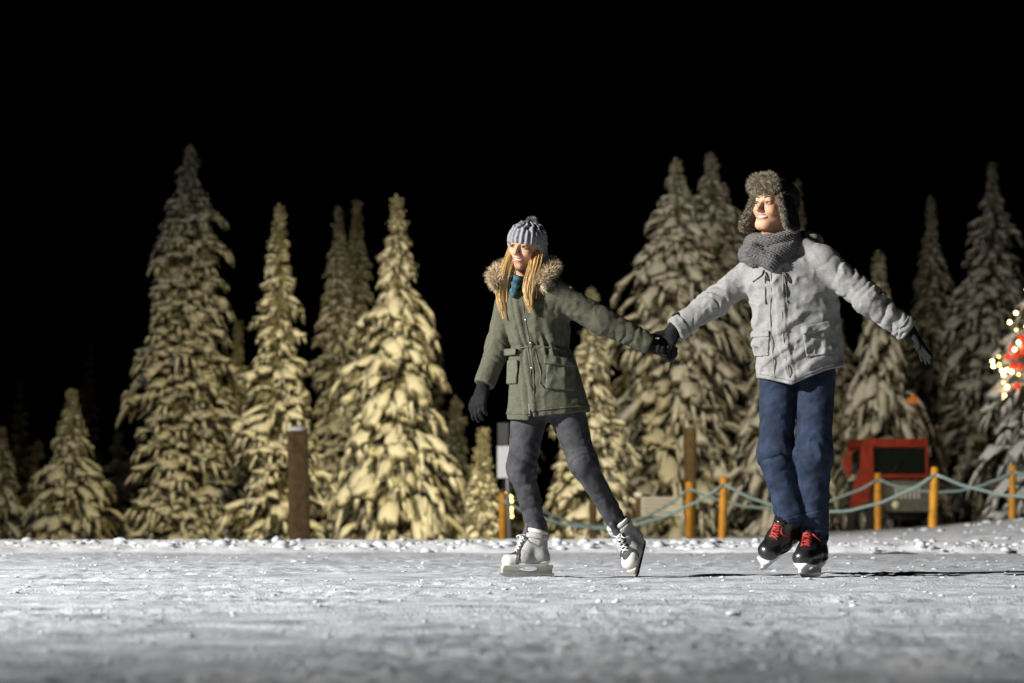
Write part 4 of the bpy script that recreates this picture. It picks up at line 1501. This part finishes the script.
# patch pockets, waist cord, cuffs, patch
def patch(base, c, half, off, R=None, rnd=.006):
    return lambda Q: smax(np.abs(base(Q) - off * .5) - off * .6, s_box(Q, c, half, rnd, R), .004)
Rz = lambda a: np.array(Matrix.Rotation(math.radians(a), 3, 'Y'))
c = P(561, 377, -.13)
W.sdf('pocket', patch(w_jacket, c, (.072, .09, .062), .011, Rz(4)), c - .16, c + .16, .005, M_OLIVE2, jk)
c = P(560, 361, -.13)
W.sdf('pocket_flap', patch(w_jacket, c, (.078, .09, .021), .019, Rz(6)), c - .16, c + .16, .005, M_OLIVE2, jk)
c = P(512, 372, -.06)
W.sdf('pocket', patch(w_jacket, c, (.026, .12, .058), .012, Rz(2)), c - .16, c + .16, .005, M_OLIVE2, jk)
c = P(510, 352, -.05)
W.sdf('pocket_flap', patch(w_jacket, c, (.030, .12, .017), .018, Rz(2)), c - .16, c + .16, .005, M_OLIVE2, jk)
zb_ = P(0, 413)[2]
def hemband(Q):
    hz = hem_z(Q, [(500, 419), (528, 421.5), (534, 418), (560, 415.5), (595, 411.5)])
    return smax(np.abs(w_jacket(Q) - .002) - .004, np.abs(Q[:, 2] - hz - .030) - .004, .002)
W.sdf('hem_seam', hemband, P(500, 424) - np.array([0, .18, 0]), P(596, 398) + np.array([0, .18, 0]), .005, M_OLIVE2, jk)
# drawcords with ends hanging at the waist
def on_front(px, py, f, start=-.30, off=0.0):
    """first surface point met along the pixel's ray"""
    for dy in np.arange(start, .2, .004):
        p = P(px, py, dy)
        if f(p[None])[0] < off:
            return p
    return P(px, py, 0)
def surf_cord(fig, name, pix, f, r, m, parent, off=.003):
    pts = np.array([on_front(a, b, f, off=off) for a, b in pix])
    return fig.geo(name, tube_geo(pts, r, 6), m, parent)
surf_cord(W, 'drawcord', [(527, 346), (529, 356), (531, 370), (529, 384), (533, 390)], w_jacket, .0045, M_OLIVE2, jk)
surf_cord(W, 'drawcord', [(534, 346), (537, 358), (541, 372), (540, 384), (545, 388)], w_jacket, .0045, M_OLIVE2, jk)
surf_cord(W, 'waist_cord', [(513, 347), (520, 348), (527, 347), (534, 346), (545, 347), (556, 349), (565, 351)], w_jacket, .004, M_OLIVE2, jk)
surf_cord(W, 'zip', [(529, 404), (529.5, 410), (529.5, 416)], w_jacket, .0035, M_LGREY, jk)
surf_cord(W, 'placket_edge', [(522, 300), (524, 312), (526, 324), (529, 338), (531, 352), (533, 366), (534, 382), (534, 398)], w_jacket, .0028, M_OLIVE2, jk)
for px, py in ((526, 320), (531, 343), (532, 368)):
    c = on_front(px, py, w_jacket, off=.002)
    W.sdf('snap_button', lambda Q: s_ell(Q, c, (.008, .006, .008)), c - .015, c + .015, .003, M_SNAP, jk)
for px, py, r_ in ((552, 284, .017), (571, 287.5, .008)):
    c = on_front(px, py, w_jacket)
    W.sdf('arm_badge', lambda Q: np.maximum(np.abs(w_jacket(Q) - .001) - .003, np.linalg.norm(Q - c, axis=1) - r_), c - .03, c + .03, .003, M_GTRIM, jk)

# gloves
f, a, b = glove_sdf(w_wrr + nrm(w_wrr - w_elr) * .02, w_wrr - w_elr + np.array([.02, -.01, -.02]), (.5, .75, -.1), -1, [.35, .42, .45, .5], s=.98)
W.sdf('glove', f, a, b, .0045, M_GLOVE)
hd = P(672, 352, -.03) - w_wrl
f, a, b = glove_sdf(w_wrl + nrm(w_wrl - w_ell) * .012, hd, (-.1, .9, -.35), 1, [.75, .8, .8, .85], s=.98, spread=.02)
W.sdf('glove', f, a, b, .0045, M_GLOVE)

# skates
build_skate(W, skR, 'white')
build_skate(W, skL, 'white')

# knit hat with pompom
def w_hat(Q):
    q = HW.loc(Q)
    qs = q.copy()
    qs[:, 2] = np.maximum(q[:, 2], .034)
    d = s_ell(qs, (0, .014, .034), (.093, .110, .088))
    ang = np.arctan2(q[:, 1] - .014, q[:, 0])
    zlow = np.maximum(.012 + 1.15 * np.minimum(0, -(q[:, 1] + .03)), -.060)
    brim = np.clip((.075 - (q[:, 2] - zlow)) / .012, 0, 1)
    rib = np.sin(ang * 26)
    zc = q[:, 2] - .10
    cab = np.sin(ang * 13 + 1.2 * np.sin(q[:, 2] * 160)) * np.clip(zc / .005 + 5, 0, 1) 
    d = d - brim * .0045 * rib - (1 - brim) * (.0075 * cab + .006 * vnoise(q * 70)) - .0015 * vnoise(q * 140)
    return smax(d, np.maximum(zlow - q[:, 2], -(.075 + q[:, 2])), .008)
hat = W.sdf('knit_hat', w_hat, HW.w((0, 0, .03)) - .17, HW.w((0, 0, .03)) + .17, .0032, M_KNITG)
rs = np.random.RandomState(31)
pc = HW.w((0.006, .022, .120))
v = rs.randn(1600, 3)
v /= np.linalg.norm(v, axis=1)[:, None]
g1 = strands(pc + v * .008, v, .026, .0022, .25, .05, rs, 2)
W.geo('pompom', g1, M_KNITG, hat, kind='stuff')

# fur edge of the hood
rs = np.random.RandomState(33)
path = [P(499, 284, -.09), P(495, 279, -.06), P(494, 273, .02), P(507, 266, .12), P(530, 260, .16), P(549, 263, .10), P(554, 268, -.01), P(548, 274, -.08), P(543, 280, -.11), P(538, 286, -.13)]
gf, sm = fur_on_path(path, .016, 7500, .038, .0017, .34, rs, .08)
fr_ = W.geo('hood_fur', gf, M_FUR, jk, kind='stuff')
W.geo('fur_backing', tube_geo(sm[3:-4], .022, 10), M_FUR, jk)

# neck scarf
def w_scarf(Q):
    c0 = P(523, 283, .02)
    q = Q - c0
    rad = np.sqrt((q[:, 0] / 1.0) ** 2 + (q[:, 1] / 1.0) ** 2)
    d = np.sqrt((rad - .062) ** 2 + (q[:, 2] * .8) ** 2) - .026
    d = smin(d, s_cone(Q, P(517, 279, -.075), P(514, 293, -.10), .022, .018), .02)
    return d - .006 * np.sin(q[:, 2] * 190 + q[:, 0] * 60 + 2 * vnoise(Q * 20)) * .6 - .004 * vnoise(Q * 30)
W.sdf('neck_scarf', w_scarf, P(523, 284, .0) - .15, P(523, 284, .0) + .15, .004, M_TEAL)

# long hair: the part lying on the head, then two falls over the coat
def hair_cap(Q):
    q = HW.loc(Q)
    d = head_base(q, False) - .009 - .003 * np.sin(np.arctan2(q[:, 1], q[:, 0]) * 30)
    front = -(q[:, 1] + .012 + .16 * np.minimum(0, q[:, 2] + .02))
    return smax(smax(smax(d, front, .006), -(q[:, 2] + .125), .01), q[:, 2] - .030, .004)
W.sdf('hair_base', hair_cap, HW.w((0, 0, -.02)) - .16, HW.w((0, 0, -.02)) + .16, .004, M_HAIR)
def hair_fall(keys, n, w0, rs, rad=.0017):
    keys = np.array([on_front(a, b, w_jacket, off=.012) + np.array([0, dy, 0]) if dy is not None and dy < .5 else P(a, b, dy - 1) for a, b, dy in keys])
    tt = np.linspace(0, len(keys) - 1, 10)
    base = np.stack([np.interp(tt, range(len(keys)), keys[:, i]) for i in range(3)], 1)
    for _ in range(3):
        base[1:-1] = (base[:-2] + 2 * base[1:-1] + base[2:]) / 4
    parts = []
    u = np.linspace(0, 1, 10)
    for i in range(n):
        o = rs.randn(2) * np.array([w0, w0 * .6]) * (1.5 if i % 9 == 0 else .75)
        L = rs.uniform(.62, 1.0)
        k = max(4, int(round(10 * L)))
        fan = np.interp(u, [0, .25, .7, 1], [1.0, 1.0, 1.0, .55])
        ph, am = rs.rand() * 6.28, rs.uniform(.001, .0055)
        pts = base + np.stack([o[0] * fan + am * np.sin(u * rs.uniform(4, 9) + ph), o[1] * fan - .004, 0.002 * np.cos(u * 5 + ph)], 1)
        parts.append(tube_geo(pts[:k], rad * np.interp(u[:k], [0, .8, 1], [1, .9, .3]), 4, False))
    return merge(parts)
rs = np.random.RandomState(35)
g = hair_fall([(515, 245, .99), (508, 262, .95), (503.5, 277, .90), (501.5, 290, -.012), (502, 304, -.01), (504.5, 319, -.008)], 420, .0100, rs, .0011)
W.geo('hair', g, M_HAIR, kind='stuff')
g = hair_fall([(538, 246, .99), (536, 264, .93), (531, 277, .88), (528, 289, -.02), (528, 300, -.012), (531, 313, -.008)], 440, .0108, rs, .0011)
W.geo('hair', g, M_HAIR, kind='stuff')

# ------------------------------------------------------------------ the man
Mn = Fig('person', P(800, 577), 'man in light grey jacket, fur trapper hat, blue jeans and black skates')
HM = Frame(P(773.5, 206, .0), rotm(-44, -6, 4), 1.07)
m_shl, m_ell, m_wrl = P(822, 262, -.06), P(868, 299, -.11), P(908, 331, -.09)
m_shr, m_elr, m_wrr = P(755, 270, .06), P(713, 303, .05), P(674, 330, .00)
m_hipl, m_knl = P(816, 374, .0), P(813.5, 455, -.07)
m_hipr, m_knr = P(779, 376, .02), P(776, 455, .00)
msL = frame_fu(P(811, 577, -.0), (-.42, -.91, 0), (0, 0, 1), 1.10)
msR = frame_fu(P(779, 558, .08), (-.60, -.62, -.42), (.12, -.45, .9), 1.12)
tip = msR.w((.150, 0, .003))
msR.o += P(762, 571, tip[1] - D0) - tip
m_anl, m_anr = msL.w((-.046, 0, .195)), msR.w((-.046, 0, .195))

MSEC = secs_from([(232, 758, 798, .04, .07), (244, 750, 816, .03, .09), (254, 745, 828, .02, .105), (266, 745, 834, .0, .125), (280, 747, 837, .0, .14), (300, 751, 838, .0, .148), (325, 753, 840, .0, .145),
                  (350, 754, 844, .0, .142), (370, 757, 846, .0, .145), (390, 760, 845, .0, .148)])
def m_torso(Q):
    d, ang = s_loft(Q, MSEC)
    z = Q[:, 2]
    n = vnoise(Q * np.array([9, 9, 9]) @ np.array([[1, 0, .45], [0, 1, 0], [-.7, 0, 1.0]]) + 14.0)
    d = d - .012 * (1 - np.abs(n) * 2.4) * np.clip(.4 + .9 * vnoise(Q * 5 + 2), 0, 1) - .0085 * crumple(Q, 11, 6.0)
    dg = np.sin((Q[:, 2] * 1.0 - Q[:, 0] * .75) * 62 + 3.0 * vnoise(Q * 6 + 7))
    zl = np.interp(z, [P(0, 386)[2], P(0, 345)[2], P(0, 300)[2]], [1, .9, .1])
    d = d - .0085 * zl * np.clip(dg, -.3, 1) * np.clip(.3 + vnoise(Q * 4 + 11), 0, 1)
    cz = np.interp(z, [P(0, 386)[2], P(0, 330)[2], P(0, 262)[2]], [-.32, -.40, -.38])
    wdt = np.clip((.12 - np.abs(np.cos(ang) - cz)) / .03, 0, 1) * (np.sin(ang) < 0)
    d = d - .007 * wdt
    return d
MHEM = [(750, 377), (760, 379), (780, 384), (788, 386.5), (800, 381), (822, 372), (850, 365)]
def m_jacket(Q):
    d = m_torso(Q)
    d = smax(d, Q[:, 2] - P(775, 240)[2], .03)
    hz = hem_z(Q, MHEM)
    dl = s_limb(Q, [m_shl, m_ell, m_wrl], [.078, .068, .057], .0130, 28, .04, 3.0)
    dr = s_limb(Q, [m_shr, m_elr, m_wrr], [.074, .066, .056], .0130, 28, .04, 8.0)
    d = smin(d, s_cone(Q, P(792, 247, .0), P(824, 261, -.05), .070, .072), .03)
    d = smin(d, s_cone(Q, P(770, 252, .03), P(756, 266, .06), .060, .066), .03)
    d = smin(d, dl, .03)
    d = smin(d, dr, .03)
    d = smin(d, s_ell(Q, P(806, 243, .06), (.085, .075, .065)) + .008 * vnoise(Q * 14), .025)
    d = smax(d, hz - Q[:, 2], .006)
    ins, _ = s_loft(Q, MSEC)
    d = smax(d, -smax(ins + .02, Q[:, 2] - (hz + .07), .01), .004)
    for a, b in ((m_ell, m_wrl), (m_elr, m_wrr)):
        ax = nrm(b - a)
        near = np.linalg.norm(Q - b, axis=1) - .13
        cut = smax(d, (Q - b) @ ax, .006)
        cut = smax(cut, -smax(np.linalg.norm(np.cross(Q - b, ax), axis=1) - .042, -.05 - (Q - b) @ ax, .004), .003)
        d = np.where(near < 0, cut, d)
    return d
def m_body(Q):
    d = head_sdf(HM.loc(Q), True, .0085)
    d = smin(d, s_ell(Q, P(793, 290, .02), (.135, .085, .21)), .05)
    d = smin(d, s_ell(Q, P(800, 360, .02), (.14, .09, .13)), .06)
    for pts, rr in (([P(815, 264, -.04), m_ell, m_wrl - nrm(m_wrl - m_ell) * .02], [.05, .042, .03]), ([P(765, 268, .04), m_elr, m_wrr - nrm(m_wrr - m_elr) * .02], [.05, .042, .03]),
                    ([m_hipl, m_knl, m_anl], [.07, .05, .034]), ([m_hipr, m_knr, m_anr], [.07, .05, .034])):
        d = smin(d, s_limb(Q, pts, rr), .03)
    return d
b1 = sdf_geo(m_body, *bounds([P(660, 545, 0), P(925, 250, 0)], np.array([0, .28, 0])), .012)
hb = (HM.w((0, 0, -.02)) - .18, HM.w((0, 0, -.02)) + .18)
b2 = sdf_geo(lambda Q: head_sdf(HM.loc(Q), True, .0085), *hb, .0033)
Mn.body = Mn.geo('body', merge([b1, b2]), M_SKIN)
build_face(Mn, HM, True, M_BROW)

def m_pants(Q):
    a = s_limb(Q, [m_hipr, m_knr, m_anr + np.array([.0, 0, -.005])], [.096, .079, .070], .0085, 20, .06, 2.5, ([0, .3, .4, .5, .72], [.4, .5, 1.2, .8, 1.7]))
    b = s_limb(Q, [m_hipl, m_knl, m_anl + np.array([0, 0, -.005])], [.095, .082, .071], .0085, 20, .06, 6.5, ([0, .3, .4, .5, .72], [.4, .5, 1.2, .8, 1.7]))
    d = smin(a, b, .012)
    d = smin(d, s_ell(Q, P(801, 362, .0), (.155, .105, .10)), .03)
    return smax(d, Q[:, 2] - P(0, 358)[2], .01)
jeans = Mn.sdf('jeans', m_pants, P(740, 548, -.26), P(860, 350, .26), .0055, M_JEAN)
def m_cuff(ank, kn):
    ax = nrm(ank - kn)
    return lambda Q: smax(np.abs(m_pants(Q) - .003) - .005, np.abs((Q - ank) @ ax - .030) - .016, .004)
for a_, k_ in ((m_anl, m_knl), (m_anr, m_knr)):
    Mn.sdf('turned_cuff', m_cuff(a_, k_), a_ - .13, a_ + .13, .005, M_JEAN, jeans)

lo, hi = bounds([P(666, 392), P(920, 225)], 0)
jm = Mn.sdf('jacket', m_jacket, lo - np.array([0, .27, 0]), hi + np.array([0, .26, 0]), .0052, M_LGREY)
c = P(818, 343, -.13)
Mn.sdf('pocket', patch(m_jacket, c, (.068, .10, .060), .010, Rz(-10)), c - .17, c + .17, .005, M_LGREY2, jm)
c = P(816, 328, -.13)
Mn.sdf('pocket_flap', patch(m_jacket, c, (.074, .10, .020), .020, Rz(-12)), c - .17, c + .17, .005, M_LGREY2, jm)
c = P(761, 345, -.06)
Mn.sdf('pocket', patch(m_jacket, c, (.034, .12, .055), .010, Rz(4)), c - .17, c + .17, .005, M_LGREY2, jm)
c = P(760, 334, -.06)
Mn.sdf('pocket_flap', patch(m_jacket, c, (.037, .12, .017), .020, Rz(4)), c - .17, c + .17, .005, M_LGREY2, jm)
surf_cord(Mn, 'chest_zip', [(765.5, 276), (765.5, 288), (766, 304)], m_jacket, .0042, M_ZIP, jm)
surf_cord(Mn, 'chest_zip', [(784, 272), (786, 286), (788, 303)], m_jacket, .0042, M_ZIP, jm)
surf_cord(Mn, 'zip_pull', [(784, 272), (787, 277), (790, 283)], m_jacket, .0035, M_ZIP, jm, .008)
surf_cord(Mn, 'zip_pull', [(765.5, 272), (767, 277), (768, 281)], m_jacket, .0035, M_ZIP, jm, .008)
surf_cord(Mn, 'hood_cord', [(764, 270), (762, 275), (757, 279), (753, 282)], m_jacket, .0035, M_ZIP, jm, .005)
surf_cord(Mn, 'placket_seam', [(783, 268), (783, 290), (782, 312), (783, 335), (786, 358), (790, 378)], m_jacket, .0026, M_LGREY2, jm)
surf_cord(Mn, 'placket_seam', [(771, 272), (771, 292), (770, 312), (771, 335), (773, 358), (775, 378)], m_jacket, .0026, M_LGREY2, jm)
def m_hemseam(Q):
    return smax(np.abs(m_jacket(Q) - .002) - .004, np.abs(Q[:, 2] - hem_z(Q, MHEM) - .018) - .003, .002)
Mn.sdf('hem_seam', m_hemseam, P(748, 390) - np.array([0, .2, 0]), P(852, 355) + np.array([0, .2, 0]), .005, M_LGREY2, jm)
for a_, b_ in ((m_ell, m_wrl), (m_elr, m_wrr)):
    ax = nrm(b_ - a_)
    Mn.sdf('sleeve_cuff', lambda Q: smax(np.abs(m_jacket(Q) - .002) - .005, np.abs((Q - b_) @ ax + .028) - .024, .004), b_ - .13, b_ + .13, .005, M_LGREY2, jm)

hd = P(664, 350, -.01) - m_wrr
f, a, b = glove_sdf(m_wrr + nrm(m_wrr - m_elr) * .005, hd, (-.35, -.9, -.1), 1, [.8, .85, .85, .9], s=1.06, spread=.02)
Mn.sdf('glove', f, a, b, .0045, M_GLOVE)
f, a, b = glove_sdf(m_wrl + nrm(m_wrl - m_ell) * .012, np.array([.55, -.15, -.80]), (-.75, -.2, -.45), -1, [.10, .12, .15, .2], s=1.02, spread=.13, thumb=(0.5, 0.2))
Mn.sdf('glove', f, a, b, .0045, M_GLOVE)

build_skate(Mn, msL, 'black')
build_skate(Mn, msR, 'black')

# trapper hat
def crown(Q):
    q = HM.loc(Q)
    d = s_ell(q, (0, .028, .050), (.092, .108, .083))
    d = smin(d, s_ell(q, (0, .075, -.01), (.080, .050, .10)), .03)
    return smax(d, -s_ell(q, (0, -.05, -.03), (.078, .10, .085)), .01) - .002 * vnoise(q * 40)
hatm = Mn.sdf('trapper_hat', crown, HM.w((0, 0, .03)) - .21, HM.w((0, 0, .03)) + .21, .005, M_BLACKCLOTH)
rs = np.random.RandomState(37)
def furred(name, f, c, ext, n, length, fig, parent, m=M_FURG, h=.006):
    V, Q = sdf_geo(f, c - ext, c + ext, h)
    o_ = fig.geo(name, (V, [Q]), m, parent)
    p, nn = sample_surface(V, Q, n, rs)
    fig.geo('fur', strands(p, nn, length, .0016, .55, .05, rs, 3), m, o_, kind='stuff')
    return o_
def brim(Q):
    q = HM.loc(Q)
    d = s_ell(q, (-.004, -.080, .084), (.078, .040, .043))
    return d + .008 * vnoise(q * 32)
furred('fur_brim', brim, HM.w((0, -.06, .09)), .17, 6000, .024, Mn, hatm)
def flap(sx):
    def f(Q):
        q = HM.loc(Q)
        R = np.array(Matrix.Rotation(math.radians(-sx * 24), 3, 'Y'))
        return s_box(q, (sx * .106, -.014, -.035), (.018, .048, .085), .016, R) + .004 * vnoise(q * 45)
    return f
for sx in (-1, 1):
    cflap = HM.w((sx * .10, -.01, -.03))
    V, Q = sdf_geo(flap(sx), cflap - .16, cflap + .16, .006)
    fl_ = Mn.geo('ear_flap', (V, [Q]), M_BLACKCLOTH, hatm)
    p, nn = sample_surface(V, Q, 9000, rs)
    keep = ((nn @ HM.R)[:, 0] * sx < 0.35)
    Mn.geo('fur', strands(p[keep][:3600], nn[keep][:3600], .015, .0016, .55, .05, rs, 3), M_FURG, fl_, kind='stuff')

# scarf
def ring(Q, c, R, rx, ry, tr):
    q = (Q - c) @ R
    k = np.sqrt((q[:, 0] / rx) ** 2 + (q[:, 1] / ry) ** 2)
    return np.sqrt(((k - 1) * (rx + ry) / 2) ** 2 + (q[:, 2] * .85) ** 2) - tr
def m_scarf(Q):
    d = ring(Q, P(773, 241, .015), rotm(0, 12, -10), .100, .095, .038)
    d = smin(d, ring(Q, P(771, 250, .0), rotm(0, 20, -14), .118, .115, .036), .010)
    d = smin(d, s_cone(Q, P(752, 250, -.10), P(771, 263, -.135), .036, .036), .015)
    d = smin(d, s_cone(Q, P(771, 258, -.135), P(773, 268, -.14), .024, .016), .01)
    d = smin(d, s_cone(Q, P(790, 246, -.07), P(770, 262, -.13), .030, .030), .015)
    d = d + .008 * vnoise(Q * 11 + 3)
    a = (Q[:, 0] * .62 + Q[:, 2] * 1.0 + Q[:, 1] * .35) * 2 * math.pi / .0165
    b = (Q[:, 0] * .9 - Q[:, 2] * .55 + Q[:, 1] * .5) * 2 * math.pi / .013
    return d - .0042 * np.sin(a + 2.2 * vnoise(Q * 9)) - .0018 * np.sin(b) - .0015 * vnoise(Q * 90)
Mn.sdf('knit_scarf', m_scarf, P(771, 250, .0) - .23, P(771, 250, .0) + .23, .0047, M_SCARF)
